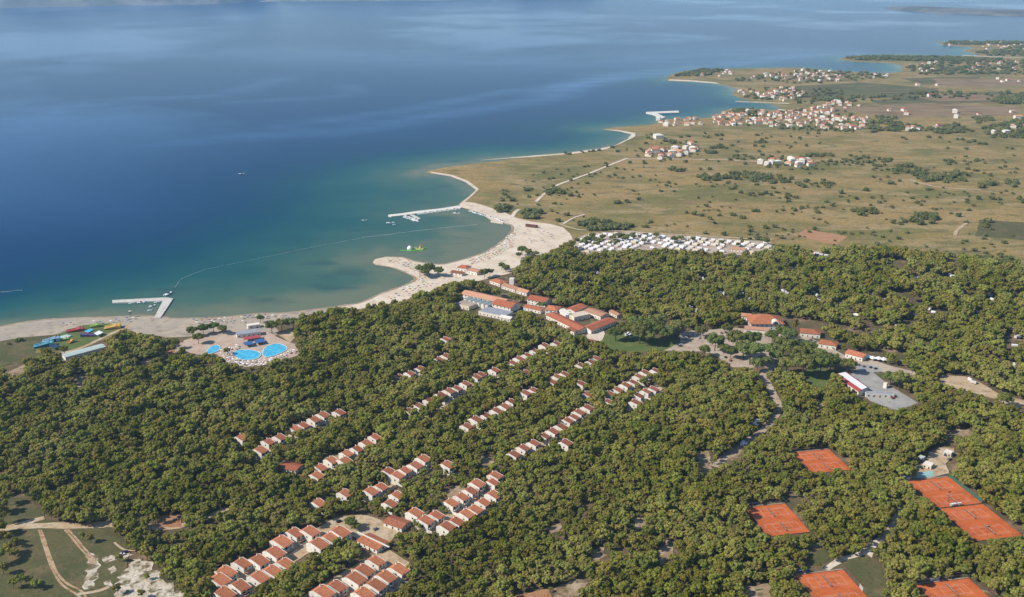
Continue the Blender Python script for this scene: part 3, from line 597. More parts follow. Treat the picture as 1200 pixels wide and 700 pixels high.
place_apartments(apt_near[16:], protoN, 'large white terraced house with orange tiled roof in staggered rows below the low shed', 'large terraced houses below the low shed', 6, 8)
def rows(lst, protos, parts, base, group, rpx):
    a = 0
    for n_, wh in parts:
        place_apartments(lst[a:a + n_] if n_ else lst[a:], protos, base + ' ' + wh, group + ' ' + wh, 6, rpx); a += n_
rows(apt_mid, protoM, ((9, 'in the short row below the pools'), (8, 'in the row above the low wide shed'), (9, 'in the middle row beside the dirt yard'), (15, 'in the double row at the wood edge'), (0, 'standing apart between the rows')), 'white holiday house with orange roof', 'orange roofed houses', 6.2)
rows(apt_far, protoF, ((5, 'lost in the pines behind the pools'), (14, 'in the broken middle row'), (8, 'in the row running to the court block'), (7, 'in the row ending at the lawn'), (12, 'in the double row beside the inner lane'), (10, 'in the long row of the inner lane'), (0, 'at the loose ends of the rows')), 'white holiday house with brownish red roof', 'brown roofed houses', 4.8)

# ------------------------------------------------------------------ larger buildings
def axis(a, b, z):
    A = P(*a, z); B = P(*b, z); return (A + B) / 2, (B - A).length, math.atan2(B.y - A.y, B.x - A.x)
def building(name, label, a, b, depth, h, roof='gable', rise=2.5, tile='tile', wall='white', over=0.6, z=None, windows=True, shift=0.0, group=None, keep=True, cat='building', base=0.5):
    """a, b: the two ends of its long axis along the ridge or roof middle"""
    c, L, ang = axis(a, b, h if z is None else z); root = empty(name, (c.x, c.y, base), ang, label, cat, group)
    x0, x1, y0, y1 = -L / 2, L / 2, -depth / 2 + shift, depth / 2 + shift; ym = (y0 + y1) / 2
    w = MB()
    if roof == 'gable':
        for (xa, xb) in ((x0, x1),):
            pr = [(y0, 0), (y1, 0), (y1, h), (ym, h + rise), (y0, h)]; n = 5
            w.add([(xa, y, q) for y, q in pr] + [(xb, y, q) for y, q in pr], [(0, 1, 2, 3, 4), (9, 8, 7, 6, 5)] + [(i, i + n, (i + 1) % n + n, (i + 1) % n) for i in range(n)])
    else: w.box(x0, x1, y0, y1, 0, h + (0.5 if roof == 'flat' else 0))
    w.obj('wall', M[wall], root)
    r = MB(); t = 0.22; o = over
    if roof == 'gable':
        for s, ye in ((-1, y0 - o), (1, y1 + o)):
            e = h - rise * o / (depth / 2)
            q = [(x0 - o, ye, e + .04), (x1 + o, ye, e + .04), (x1 + o, ym, h + rise + .04), (x0 - o, ym, h + rise + .04)]
            if s > 0: q = [q[1], q[0], q[3], q[2]]
            r.hexa(q, [(a_, b_, c_ + t) for a_, b_, c_ in q])
    elif roof == 'hip':
        k = min(depth / 2, L / 2 * .85); e = h + .03
        lo = [(x0 - o, y0 - o, e), (x1 + o, y0 - o, e), (x1 + o, y1 + o, e), (x0 - o, y1 + o, e)]
        vs = lo + [(a_, b_, c_ + t) for a_, b_, c_ in lo] + [(x0 + k, ym, h + rise), (x1 - k, ym, h + rise)]
        r.add(vs, [(3, 2, 1, 0), (0, 1, 5, 4), (1, 2, 6, 5), (2, 3, 7, 6), (3, 0, 4, 7), (4, 5, 9, 8), (5, 6, 9), (6, 7, 8, 9), (7, 4, 8)])
    elif roof == 'mono':
        q = [(x0 - o, y0 - o, h + .04), (x1 + o, y0 - o, h + .04), (x1 + o, y1 + o, h + rise), (x0 - o, y1 + o, h + rise)]; r.hexa(q, [(a_, b_, c_ + t) for a_, b_, c_ in q])
    else:
        r.box(x0 + .3, x1 - .3, y0 + .3, y1 - .3, h + .5, h + .56)
    r.obj('roof', M[tile], root)
    if windows:
        nwin = max(2, int(L / 4.5)); floors = 2 if h > 5.2 else 1
        for f in range(floors):
            for i in range(nwin):
                cx = x0 + (i + .5) * L / nwin
                for ys, sg in ((y0, -1), (y1, 1)):
                    if f == 0 and i == nwin // 2 and sg < 0:
                        MB().box(cx - .6, cx + .6, ys - .05, ys + .1, .05, 2.2).obj('door', M['wood'], root); continue
                    if sg > 0 and not (f == floors - 1): continue
                    z0 = 0.9 + f * 3
                    MB().box(cx - .7, cx + .7, min(ys, ys + sg * .05), max(ys, ys + sg * .05) + .01, z0, z0 + 1.4).obj('window', M['glass'], root)
        for xs in (x0, x1):
            MB().box(xs - .05, xs + .05, ym - .6, ym + .6, h - 2, h - .7).obj('window', M['glass'], root)
    if keep:
        n = max(2, int(L / 6))
        hw = depth / 2
        for i in range(n + 1):
            for sy in (-.6, 0, .6):
                lx = x0 + L * i / n; ly = sy * hw * 1.0 + shift
                wx = c.x + lx * math.cos(ang) - ly * math.sin(ang); wy = c.y + lx * math.sin(ang) + ly * math.cos(ang)
                for zz in (0, h):
                    u_, v_, Z_ = proj(wx, wy, zz); KEEP_C.append((u_, v_, 2.0 + hw * .4 * F / Z_ * .6))
    return root
# low service roofs in the terraced village
sv = building('service_building', 'long low shed with two parallel terracotta roofs between village yards', (426, 630), (449, 641), 12, 3.2, 'gable', 1.2, 'tile', windows=True)
MB().box(-15.5, 15.5, -.5, .5, 4.62, 5.0).obj('ridge_parapet', M['white'], sv)
building('service_building', 'low terracotta roofed pavilion half hidden beside the village yard', (455, 609), (476, 616), 11, 3.2, 'gable', 1.4, 'tile_far')
building('service_building', 'flat wide terracotta shed roof alone among dense pines', (332, 545), (351, 549), 11, 3.0, 'gable', 1.2, 'tile_red')
building('service_building', 'small brown tiled hut behind the central plaza pines', (688, 399.5), (698, 401.5), 8, 3, 'gable', 1.2, 'tile_far', keep=False)
# shopping arcade with glass sheds
building('arcade_building', 'long arcade hall with faded orange tiled ridge roof', (545, 343), (594, 354), 16, 6, 'gable', 2.4, 'tile_pale')
building('arcade_building', 'bright orange tiled hall at the end of the arcade', (582, 354), (604, 359), 20, 6, 'gable', 3.0, 'tile_red')
building('arcade_building', 'flat cream roofed wing in front of the arcade', (540, 354), (556, 358), 20, 4.2, 'flat', 0, 'sand_pale', windows=True, wall='cream')
for i, (u, v) in enumerate([(549, 350), (554, 351.3), (559, 352.6), (564, 354), (569, 355.4), (574, 356.8)]):
    building('glazed_shed', 'narrow saw-tooth glass roof bay set between tiled arcade and grey roof', (u - 4, v + 2.2), (u + 5, v - 2.4), 4.0, 5.0, 'gable', 1.3, 'membrane', windows=False, over=0.1, group='saw-tooth glass bays of the arcade', keep=False)
building('market_hall', 'wide flat grey sheet roofed hall below the arcade', (566, 363), (596, 369), 19, 4.0, 'flat', 0, 'grey_roof')
building('market_hall', 'small white annex with pitched white roof beside the grey hall', (588, 371), (600, 373.5), 8, 4.0, 'gable', 1.5, 'white')
# promenade shops
building('shop_building', 'terracotta shop roof on the promenade next to the beach end', (578, 328), (590, 332), 12, 4.2, 'hip', 2.2, 'tile')
building('shop_building', 'long pale terracotta promenade shop behind the white tower', (591, 334), (607, 339), 10, 4.2, 'gable', 2.0, 'tile_pale')
building('shop_building', 'pinkish tiled shop at the inland end of the promenade', (608, 339.5), (620, 343), 9, 4.2, 'gable', 2.0, 'tile_pale')
tw = building('white_tower', 'square plain white tower rising behind promenade shops', (597.3, 327.0), (602.6, 327.3), 6, 11, 'flat', 0, 'white', windows=False, cat='tower')
building('restaurant_building', 'orange hip roofed beach restaurant beside the sand', (538.5, 312.5), (549.5, 314), 13, 4.5, 'hip', 2.6, 'tile_red')
building('restaurant_building', 'white beach bar block attached behind the restaurant', (551, 316), (562, 318.5), 11, 4.5, 'gable', 1.2, 'tile_pale')
building('restaurant_building', 'low terrace roof with brown tiles in front of the beach restaurant', (530, 318.5), (543, 320.5), 9, 3.2, 'gable', 1.2, 'tile_far')
# congress block round a court
building('hall_building', 'orange tiled hall with white gables above the round tree', (622, 349), (643, 353), 17, 6, 'gable', 3.0, 'tile_red')
building('hall_building', 'long low terracotta gallery roof below the round tree', (616, 359), (636, 363.5), 9, 4.2, 'gable', 1.6, 'tile_red')
building('hall_building', 'square bright orange pyramid roof next to the court block', (641, 361), (655, 362.5), 16, 6, 'hip', 2.6, 'tile')
building('court_building', 'long terracotta front wing of the court block', (646, 368.5), (684, 386.5), 14, 4.6, 'gable', 2.0, 'tile_red')
building('court_building', 'terracotta side wing of the court block facing the plaza', (687, 386), (716, 375), 14, 4.6, 'gable', 2.0, 'tile_red')
building('court_building', 'low white-gabled lean-to at the corner of the court block', (668, 385), (676, 389), 7, 4, 'gable', 1.0, 'tile_far')
building('court_building', 'rear wing of the court block with red roof behind white parapets', (668, 364.5), (682, 358.5), 14, 4.6, 'gable', 2.0, 'tile_red')
building('court_building', 'white rear block with small terracotta panels at the court', (690, 363), (709, 370), 14, 4.6, 'gable', 1.4, 'tile_pale')
building('court_building', 'cream flat roofed middle of the court block', (669, 371), (688, 367), 13, 5, 'flat', 0, 'sand', wall='cream')
building('court_building', 'white curved-front cafe within the court block', (657, 363), (667, 370), 9, 5, 'flat', 0, 'white')
building('kiosk_building', 'small white hut with terracotta roof east of the court', (717, 365), (726, 370), 7, 3.5, 'gable', 1.4, 'tile_pale')
# reception
rc = building('reception_building', 'large reception hall with broad orange hip roof and white front', (877, 375), (915, 375.5), 27, 7, 'hip', 6.5, 'tile', over=1.5)
for sx in (5.0,):
    L_ = 0
    g = MB()
    seg = 10; r_ = 4.2
    arc = [(r_ * math.cos(math.pi * i / seg), r_ * 0.95 * math.sin(math.pi * i / seg)) for i in range(seg + 1)]
    n = len(arc); vs = [(9 + x, -15.4, 7.0 + z) for x, z in arc] + [(9 + x, -8, 7.0 + z) for x, z in arc]
    g.add(vs, [tuple(range(n))[::-1], tuple(range(n, 2 * n))] + [(i, i + 1, i + 1 + n, i + n) for i in range(n - 1)])
    g.obj('arched_dormer', M['white'], rc)
    g = MB(); arc2 = [(x * .72, z * .72) for x, z in arc]; vs = [(9 + x, -15.5, 7.0 + z) for x, z in arc2]
    g.add(vs, [tuple(range(n))[::-1]]); g.obj('arched_window', M['glass'], rc)
building('entrance_canopy', 'flat white entrance canopy in front of the reception hall', (873, 384.5), (900, 387), 8, 3.6, 'mono', 0.5, 'tile_pale', windows=False)
building('annex_building', 'small pink and terracotta annex behind the reception', (869, 369), (880, 370), 10, 4, 'gable', 1.5, 'tile_pale')
building('shop_building', 'orange roofed camp shop between reception and snack bar', (938, 388), (961, 390), 15, 4.6, 'hip', 2.6, 'tile')
building('shop_building', 'snack bar with twin-look orange roof by the entrance road', (961, 401), (981, 404), 13, 4.2, 'hip', 2.4, 'tile')
building('shop_building', 'long orange gabled service house by white tents', (994, 412.5), (1014, 418), 12, 4.4, 'gable', 2.2, 'tile')
# white party tents
for u, v in [(1017, 417.5), (1023, 419.5), (1030, 420), (1036, 421)]:
    p = P(u, v, 3); r0 = empty('party_tent', (p.x, p.y, .5), .3, 'white pyramid roofed tent in the line beside the service house', 'tent', 'white tents by the service house')
    b = MB(); b.add([(-3.2, -3.2, 2.4), (3.2, -3.2, 2.4), (3.2, 3.2, 2.4), (-3.2, 3.2, 2.4), (0, 0, 4.6)], [(0, 1, 4), (1, 2, 4), (2, 3, 4), (3, 0, 4), (3, 2, 1, 0)]); b.obj('canopy', M['plastic_white'], r0)
    for sx in (-3, 3):
        for sy in (-3, 3): MB().tube((sx, sy, 0), (sx, sy, 2.45), .06).obj('pole', M['metal'], r0)
    KEEP_C.append((u, v, 4))
# sports centre with red and white roof
def sports():
    q = [P(978, 439.5, 6), P(992, 437.2, 6), P(1017.5, 455, 6), P(1006.5, 459, 6)]
    c = sum((Vector(p) for p in q), Vector()) / 4; root = empty('sports_hall', (c.x, c.y, .5), 0, 'long sports hall with white roof and red side bands by grey yard', 'building')
    L = [Vector((p.x - c.x, p.y - c.y)) for p in q]
    MB().prism([tuple(p * .97) for p in L], 0, 5.2).obj('wall', M['white'], root)
    def band(t0, t1, z0, z1, name, m):
        a = [L[0].lerp(L[1], t0), L[0].lerp(L[1], t1), L[3].lerp(L[2], t1), L[3].lerp(L[2], t0)]
        zz = [z0, z1, z1, z0]
        MB().hexa([(a[i].x, a[i].y, zz[i]) for i in (3, 2, 1, 0)][::-1] if False else [(a[i].x, a[i].y, zz[i]) for i in range(4)][::-1], [(a[i].x, a[i].y, zz[i] + .2) for i in range(4)][::-1]).obj(name, m, root)
    band(-.04, .30, 5.25, 6.2, 'side_roof', M['red']); band(.30, .88, 6.2, 6.6, 'roof', M['plastic_white']); band(.88, 1.04, 6.6, 6.1, 'side_roof', M['red'])
    for i in range(7):
        a = L[3].lerp(L[0], (i + .5) / 7); MB().box(a.x * .975 - .8, a.x * .975 + .8, a.y * .975 - .8, a.y * .975 + .8, 2.4, 4.0).obj('window', M['glass'], root)
    KEEP_P.append([(974, 436), (994, 434), (1024, 434), (1046, 450), (1080, 474), (1052, 485), (1018, 474), (996, 458)])
sports()
building('changing_block', 'low grey flat roofed changing block on the sports yard', (1014, 461), (1047, 462), 6, 3.2, 'flat', 0, 'grey_roof', keep=False)
building('changing_block', 'small white cube building standing on the sports yard', (1036, 449.5), (1040, 450.5), 4, 4.5, 'flat', 0, 'white', windows=False, keep=False)
# pool bar, membranes, market tent
building('pool_bar', 'white pool bar with long grey roof between beach and pools', (277, 391.5), (305, 388), 9, 4, 'mono', .6, 'grey_roof')
building('pool_bar', 'white beach pavilion on the sand behind the pool bar', (290, 382), (304, 380), 7, 3.4, 'flat', 0, 'white')
def canopy(name, label, px, z, m, cat='canopy', group=None, sag=.0):
    q = [P(u, v, z) for u, v in px]; c = sum((Vector(p) for p in q), Vector()) / len(q); root = empty(name, (c.x, c.y, .5), 0, label, cat, group)
    MB().prism([(p.x - c.x, p.y - c.y) for p in q], z - .18, z).obj('roof', m, root)
    for p in q: MB().tube(((p.x - c.x) * .94, (p.y - c.y) * .94, 0), ((p.x - c.x) * .94, (p.y - c.y) * .94, z - .17), .1).obj('post', M['metal'], root)
    return root
canopy('shade_canopy', 'red flat canopy in front of the grey roofed pool bar', [(286, 395.5), (304.5, 393), (306, 396), (285.5, 399)], 3.2, M['red'])
canopy('shade_canopy', 'square blue canopy by the pool, nearer the left basin', [(284.5, 402), (295, 399.8), (297.5, 404), (287.5, 405.5)], 3.0, M['blue'])
canopy('shade_canopy', 'square blue canopy by the pool, next to the right basin', [(297, 399.3), (307.5, 396.6), (311, 401), (300, 403)], 3.0, M['blue'])
mk = building('market_tent', 'long pale turquoise membrane roof beside water park path', (74, 418), (121, 405.5), 11, 3.4, 'gable', 1.2, 'membrane', windows=False, over=.3, cat='tent')
# huts
building('kitchen_hut', 'brown wooden beach bar hut in the sand near the marina', (617, 263.5), (629, 265), 7, 3, 'gable', 1.0, 'brown', 'wood', windows=False)
building('camp_wash_house', 'orange tiled wash house among the white mobile homes', (858, 291), (874, 293), 12, 3.6, 'gable', 1.8, 'tile_pale', keep=False)
building('club_house', 'white flat club hut above the big clay courts', (1083, 543), (1093, 546), 7, 3, 'flat', 0, 'white', 'cream')
building('club_house', 'white shed roof beside the gravel of the tennis club', (1107, 529), (1116, 531.5), 6, 3, 'flat', 0, 'white', 'concrete')
building('club_house', 'pale turquoise roofed kiosk at the tennis club', (1077, 535.5), (1083, 537.5), 5, 3, 'flat', 0, 'membrane', 'concrete')
surf('tennis_club_yard', [(1070, 550), (1085, 541), (1088, 533), (1100, 526), (1118, 526), (1117, 535), (1108, 545), (1112, 556), (1085, 562), (1068, 562)], M['dirt'], 1, 5)
KEEP_P.append([(1074, 552), (1083, 531), (1098, 523), (1120, 522), (1122, 540), (1113, 558), (1080, 564)])
# villas of the hamlets in the fields: bigger ones named singly
building('farm_house', 'white two storey villa standing alone above the hamlet', (767, 158.5), (776, 158.2), 22, 8, 'hip', 3, 'white', keep=False)

# ------------------------------------------------------------------ far houses of the villages
def house_proto(kind, w, d, h, wallm, tilem):
    root = empty('village_house', (0, 0, 0)); b = MB()
    rise = 2.6
    if kind == 'gable':
        pr = [(-d / 2, 0), (d / 2, 0), (d / 2, h), (0, h + rise), (-d / 2, h)]; n = 5
        b.add([(-w / 2, y, z) for y, z in pr] + [(w / 2, y, z) for y, z in pr], [(0, 1, 2, 3, 4), (9, 8, 7, 6, 5)] + [(i, i + n, (i + 1) % n + n, (i + 1) % n) for i in range(n)])
    else: b.box(-w / 2, w / 2, -d / 2, d / 2, 0, h)
    if kind == 'ell': b.box(-w / 2 + .2, -w / 2 + w * .55, -d / 2 - d * .5, -d / 2 - .01, 0, h * .62)
    b.obj('wall', wallm, root); r = MB(); o = .5
    if kind == 'gable':
        for s in (-1, 1):
            e = h - rise * o / (d / 2); q = [(-w / 2 - o, s * (d / 2 + o), e + .05), (w / 2 + o, s * (d / 2 + o), e + .05), (w / 2 + o, 0, h + rise + .05), (-w / 2 - o, 0, h + rise + .05)]
            if s > 0: q = [q[1], q[0], q[3], q[2]]
            r.hexa(q, [(x, y, z + .25) for x, y, z in q])
    else:
        k = d * .42; lo = [(-w / 2 - o, -d / 2 - o, h + .05), (w / 2 + o, -d / 2 - o, h + .05), (w / 2 + o, d / 2 + o, h + .05), (-w / 2 - o, d / 2 + o, h + .05)]
        r.add(lo + [(-w / 2 + k, 0, h + rise), (w / 2 - k, 0, h + rise)], [(3, 2, 1, 0), (0, 1, 5, 4), (1, 2, 5), (2, 3, 4, 5), (3, 0, 4)])
    r.obj('roof', tilem, root)
    for sx in (-.28, .28):
        for f in range(2):
            MB().box(w * sx - .8, w * sx + .8, -d / 2 - (.06), -d / 2 + .05, 1 + f * 3, 2.5 + f * 3).obj('window', M['glass'], root)
    return root
HP = []
for i, (k, w, d, h, wm, tm) in enumerate([('gable', 15, 11, 6, 'white', 'tile_pale'), ('hip', 14, 12, 7, 'white', 'tile_red'), ('ell', 14, 10, 6.5, 'cream', 'tile_pale'), ('gable', 18, 11, 7, 'white', 'tile'), ('hip', 16, 12, 8, 'white', 'white'), ('hip', 12, 11, 6, 'pinkw', 'tile_far'), ('gable', 13, 10, 8, 'white', 'tile_far')]):
    HP.append([house_proto(k, w, d, h, M[wm], M[tm]), False])
DESC = ['gabled white house with pale terracotta roof', 'white hip roofed house with red tiles', 'cream angled house with pale tiled roof', 'long white house with orange gabled roof', 'tall white house with a white roof', 'small pink house with brown hip roof', 'narrow tall white house with brown roof']
HOUSES = []
FARH = []
def village(poly, n, where, smin=.62, smax=.92, md=16, stuff=False, weights=(3, 3, 2, 3, 3, 1, 1), cands=None):
    n = int(n * 1.2) if n > 1 else n; md *= .85; got = []; tries = 0
    us = [p[0] for p in poly]; vs = [p[1] for p in poly]
    while len(got) < n and tries < n * 80:
        tries += 1
        u = random.uniform(min(us), max(us)); v = random.uniform(min(vs), max(vs))
        if not in_poly(np.array([u]), np.array([v]), poly)[0]: continue
        p = P(u, v); x, y = p.x, p.y
        if any((x - a) ** 2 + (y - b) ** 2 < md * md for a, b in got): continue
        if any((x - a) ** 2 + (y - b) ** 2 < 12.5 ** 2 for a, b, _ in HOUSES): continue
        got.append((x, y)); k = random.choices(range(len(HP)), weights)[0]
        if stuff:
            FARH.append((x, y, k, random.uniform(smin, smax), random.choice([0.15, 1.72, -.5, 1.1]) + random.uniform(-.15, .15))); HOUSES.append((x, y, 1)); continue
        if not HP[k][1]: o = HP[k][0]; HP[k][1] = True
        else: o = copy_tree(HP[k][0])
        s = random.uniform(smin, smax); o.location = (x, y, .45); o.scale = (s, s, s); o.rotation_euler = (0, 0, random.choice([0.15, 1.72, -.5, 1.1]) + random.uniform(-.15, .15) + (0 if random.random() < .8 else math.pi))
        tag(o, DESC[k] + ' ' + where, 'house', 'houses ' + where); HOUSES.append((x, y, s))
village([(770, 140), (800, 139), (833, 139.5), (850, 135), (860, 144), (820, 147), (775, 149)], 15, 'on the shore west of the harbour town')
village([(835, 138), (852, 131), (880, 130.5), (912, 131), (930, 133), (960, 127), (975, 125), (980, 137), (965, 143), (935, 150), (915, 150), (880, 147), (855, 148), (838, 146)], 86, 'packed in the harbour town', md=13)
village([(952, 140), (1000, 137), (1018, 139), (1016, 152), (985, 153), (962, 152)], 30, 'in the inland quarter of the harbour town', md=15)
village([(965, 121), (990, 119), (1015, 124), (1000, 128), (968, 128)], 13, 'along the lane above the harbour town')
village([(864, 107), (900, 103), (935, 103), (945, 112), (925, 120), (885, 117), (866, 113)], 34, 'on the hillside across the harbour inlet', md=20)
village([(810, 88), (850, 83), (870, 88), (840, 92)], 9, 'among trees on the long peninsula tip', md=24)
village([(875, 92), (905, 85), (960, 82), (990, 88), (985, 96), (930, 96)], 38, 'strung along the long peninsula', md=22, stuff=True)
village([(1005, 88), (1040, 88), (1040, 92), (1008, 92)], 5, 'where the long peninsula meets the fields', md=30)
village([(1060, 77), (1100, 73), (1110, 80), (1075, 86)], 13, 'on the low ground behind the small bay', md=26, stuff=True)
village([(1110, 72), (1200, 73), (1205, 83), (1130, 85)], 18, 'along the distant low coast road', md=36, stuff=True)
village([(1140, 57), (1160, 51), (1205, 51), (1205, 62), (1165, 64), (1148, 62)], 22, 'in the farthest village by the blue bay', md=34, stuff=True)
village([(1110, 53), (1125, 51.5), (1128, 54), (1112, 54.5)], 3, 'at the tip of the farthest village', md=30, stuff=True)
village([(1165, 92), (1205, 93), (1205, 98), (1170, 97)], 4, 'beside the brown fields far inland', md=30)
village([(752, 181), (770, 174), (790, 171), (816, 168), (818, 176), (800, 186), (775, 187), (758, 185)], 20, 'in the hamlet by the coast track', .75, 1.0, md=14)
village([(886, 193), (915, 187), (935, 186), (957, 191), (953, 197), (925, 197)], 13, 'in the walled compound among the shrubs', .75, 1.0, md=15, weights=(2, 2, 1, 2, 6, 1, 0))
for u, v in [(1060, 131), (1061, 135), (1043, 130), (1119, 133), (1120, 138), (1148, 135.5), (1063, 153), (1070, 151), (1075, 153), (1096, 152), (1101, 151), (1163, 156), (1193, 139), (1188, 150), (1178, 157), (1075, 100.5), (1098, 101), (1090, 114), (1024, 88.5), (1185, 132)]:
    village([(u - 1, v - .5), (u + 1, v - .5), (u + 1, v + .5), (u - 1, v + .5)], 1, 'standing apart in the open fields', .8, 1.1, md=5)

fm = MB(); fmats = ['white', 'cream', 'pinkw', 'tile_pale', 'tile_red', 'tile', 'tile_far']
for x, y, k, sc_, a in FARH:
    for ch in HP[k][0].children:
        if ch.name.startswith('window'): continue
        mi = [M[q] for q in fmats].index(ch.data.materials[0]); ca_, sa_ = math.cos(a) * sc_, math.sin(a) * sc_
        fm.add([(x + v.co.x * ca_ - v.co.y * sa_, y + v.co.x * sa_ + v.co.y * ca_, .45 + v.co.z * sc_) for v in ch.data.vertices], [tuple(p.vertices) for p in ch.data.polygons], mi)
tag(fm.obj('distant_houses', [M[q] for q in fmats]), 'tiny white and red roofed houses of the farthest villages', 'houses', kind='stuff')

# ------------------------------------------------------------------ tennis courts
TA = math.radians(11)
def court_block(label, corner, L, W, n, fence=True, screen=None, floodlights=(), benches=()):
    """corner: far left corner; L along the court length, W across n courts towards the viewer"""
    p = P(*corner); LAYER[0] += 0.005; root = empty('tennis_courts', (p.x, p.y, LAYER[0]), TA, label, 'tennis court', 'clay tennis courts in the pines')
    b = MB(); nx, ny = 10, 10
    b.prism([(0, 0), (L, 0), (L, -W), (0, -W)], 0, .05); b.obj('clay_surface', M['clay'], root)
    w = W / n
    for i in range(n):
        yc = -w * (i + .5); x0, x1 = L / 2 - 11.885, L / 2 + 11.885; ln = MB(); t = .11
        for yy in (-5.485, -4.115, 4.115, 5.485): ln.box(x0, x1, yc + yy - t / 2, yc + yy + t / 2, .054, .062)
        for xx in (x0, x1): ln.box(xx - t / 2, xx + t / 2, yc - 5.485, yc + 5.485, .066, .072)
        for xx in (L / 2 - 6.4, L / 2 + 6.4): ln.box(xx - t / 2, xx + t / 2, yc - 4.115, yc + 4.115, .066, .072)
        ln.box(L / 2 - 6.4, L / 2 + 6.4, yc - t / 2, yc + t / 2, .075, .08)
        ln.obj('court_lines', M['line'], root)
        nt = MB().box(L / 2 - .05, L / 2 + .05, yc - 6.2, yc + 6.2, .1, .98).obj('net', M['net'], root)
        MB().box(L / 2 - .06, L / 2 + .06, yc - 6.2, yc + 6.2, .985, 1.06).obj('net_tape', M['line'], nt)
        for yy in (-6.3, 6.3): MB().tube((L / 2, yc + yy, .05), (L / 2, yc + yy, 1.15), .08).obj('net_post', M['dark_metal'], root)
    if fence:
        for (ax, ay, bx, by) in ((0, 0, L, 0), (L, 0, L, -W), (0, 0, 0, -W)):
            k = max(2, int(math.hypot(bx - ax, by - ay) / 6))
            for i in range(k):
                t = i / k; MB().tube((ax + (bx - ax) * t, ay + (by - ay) * t, 0), (ax + (bx - ax) * t, ay + (by - ay) * t, 3.2), .06, k=5).obj('fence_post', M['metal'], root)
            d = Vector((bx - ax, by - ay)).normalized(); nn = Vector((-d.y, d.x)) * .03; f = MB()
            for zz in (1.5, 3.15): f.tube((ax, ay, zz), (bx, by, zz), .04, k=4)
            f.obj('fence_rail', M['metal'], root)
    if screen == 'right':
        MB().box(L + .1, L + .18, -W, 0, .1, 2.6).obj('windscreen', M['screen_green'], root)
    if 'continuing' not in label: MB().box(-.9, L, .5, 1.3, 0, .12).obj('kerb_path', M['sand_pale'], root)
    for x, y in floodlights:
        f = MB().tube((x, y, 0), (x, y, 9), .12, .08).obj('floodlight_pole', M['dark_metal'], root); MB().box(x - .9, x + .9, y - .3, y + .3, 9, 9.7).obj('lamp_head', M['dark_metal'], f)
    for x, y, m in benches:
        q = MB().box(x - 1.6, x + 1.6, y - .7, y + .7, 2.0, 2.15); q.box(x - 1.6, x + 1.6, y + .6, y + .7, .2, 2.0); q.box(x - 1.5, x + 1.5, y - .2, y + .4, .4, .5); q.obj('bench_shelter', M[m], root)
    def W_(x, y): return proj(p.x + x * math.cos(TA) - y * math.sin(TA), p.y + x * math.sin(TA) + y * math.cos(TA), 0)[:2]
    KEEP_P.append([W_(-1, 2), W_(L + 1, 2), W_(L + 1, -W), W_(-1, -W)])
    return root
court_block('pair of clay courts directly below the tennis club huts, with green windscreen', (1062, 565.5), 36.6, 41, 2, screen='right', floodlights=((12, -36), (34, -32)), benches=((4, 2.2, 'plastic_white'), (14, -40.6, 'plastic_white'), (18, -40.6, 'plastic_white')))
p0 = P(1062, 565.5); q0 = Vector((p0.x + 42.6 * math.sin(TA), p0.y - 42.6 * math.cos(TA))); cu = proj(q0.x, q0.y, 0)
court_block('pair of clay courts continuing from the club courts towards the wood edge', cu[:2], 36.6, 44, 2, floodlights=((30, -42), (10, -42)), benches=((12, 1.6, 'plastic_white'),))
court_block('clay courts with ragged lower edge half overgrown by pines, under the lane', (927, 532), 33.5, 36, 2)
court_block('clay courts ringed by pines with two dark benches on the far edge', (872.5, 596.5), 32, 40, 2, benches=((5, 1.8, 'navy'), (9, 1.8, 'navy')))
court_block('clay courts beside the sandy path fork with blue bench shelters', (932, 676), 34, 40, 2, benches=((5, 2.0, 'blue'), (9.5, 2.0, 'blue')))
court_block('clay courts by the dark pines with white shelters at the fence', (1073, 687), 38, 40, 2, benches=((13, 2.0, 'plastic_white'), (16.5, 2.0, 'plastic_white')))
surf('hard_court', [(1056, 563), (1058, 557.5), (1093, 553), (1093.5, 559.5)], M['screen_teal'], 0)

# ------------------------------------------------------------------ pools
def pool(label, px):
    pts = [P(u, v).xy for u, v in smooth_poly(px, True)]; c = sum(pts, Vector((0, 0))) / len(pts); LAYER[0] += .005; z = LAYER[0]
    root = empty('swimming_pool', (c.x, c.y, z), 0, label, 'pool'); L = [p - c for p in pts]; n = len(L)
    MB().prism([tuple(p) for p in L], .0, .06).obj('water', M['pool'], root)
    out = [p * (1 + .7 / max(p.length, .1)) for p in L]
    vs = [(p.x, p.y, .16) for p in L] + [(p.x, p.y, .16) for p in out] + [(p.x, p.y, 0.0) for p in L] + [(p.x, p.y, 0.0) for p in out]
    fs = []
    for i in range(n):
        j = (i + 1) % n; fs += [(i, i + n, j + n, j), (i + n, i + 3 * n, j + 3 * n, j + n), (i, j, j + 2 * n, i + 2 * n)]
    MB().add(vs, fs).obj('rim', M['white'], root)
    KEEP_P.append([(u + (u - sum(q[0] for q in px) / len(px)) * .25, v + (v - sum(q[1] for q in px) / len(px)) * .3) for u, v in px])
pool('kidney shaped bright blue pool on the pink deck, left of the bridge', [(272.5, 415.5), (280, 411.5), (293, 411.3), (303, 413.5), (305.3, 417), (300, 421.5), (287, 423), (278, 420.3)])
pool('oval bright blue pool on the pink deck beside the blue canopies', [(308.5, 413), (312, 407.5), (323, 403.8), (333, 406), (336, 410.5), (327, 415.5), (315, 419.5), (309, 418)])
pool('small pale paddling pool in a white surround near the pine grove', [(242, 414.5), (248, 407), (256, 406), (257, 411), (247, 415.5)])
KEEP_P.append([(214, 404), (240, 394), (276, 384), (312, 384), (334, 396), (350, 404), (350, 414), (334, 420), (312, 425), (286, 427), (268, 422), (256, 415), (226, 413)])
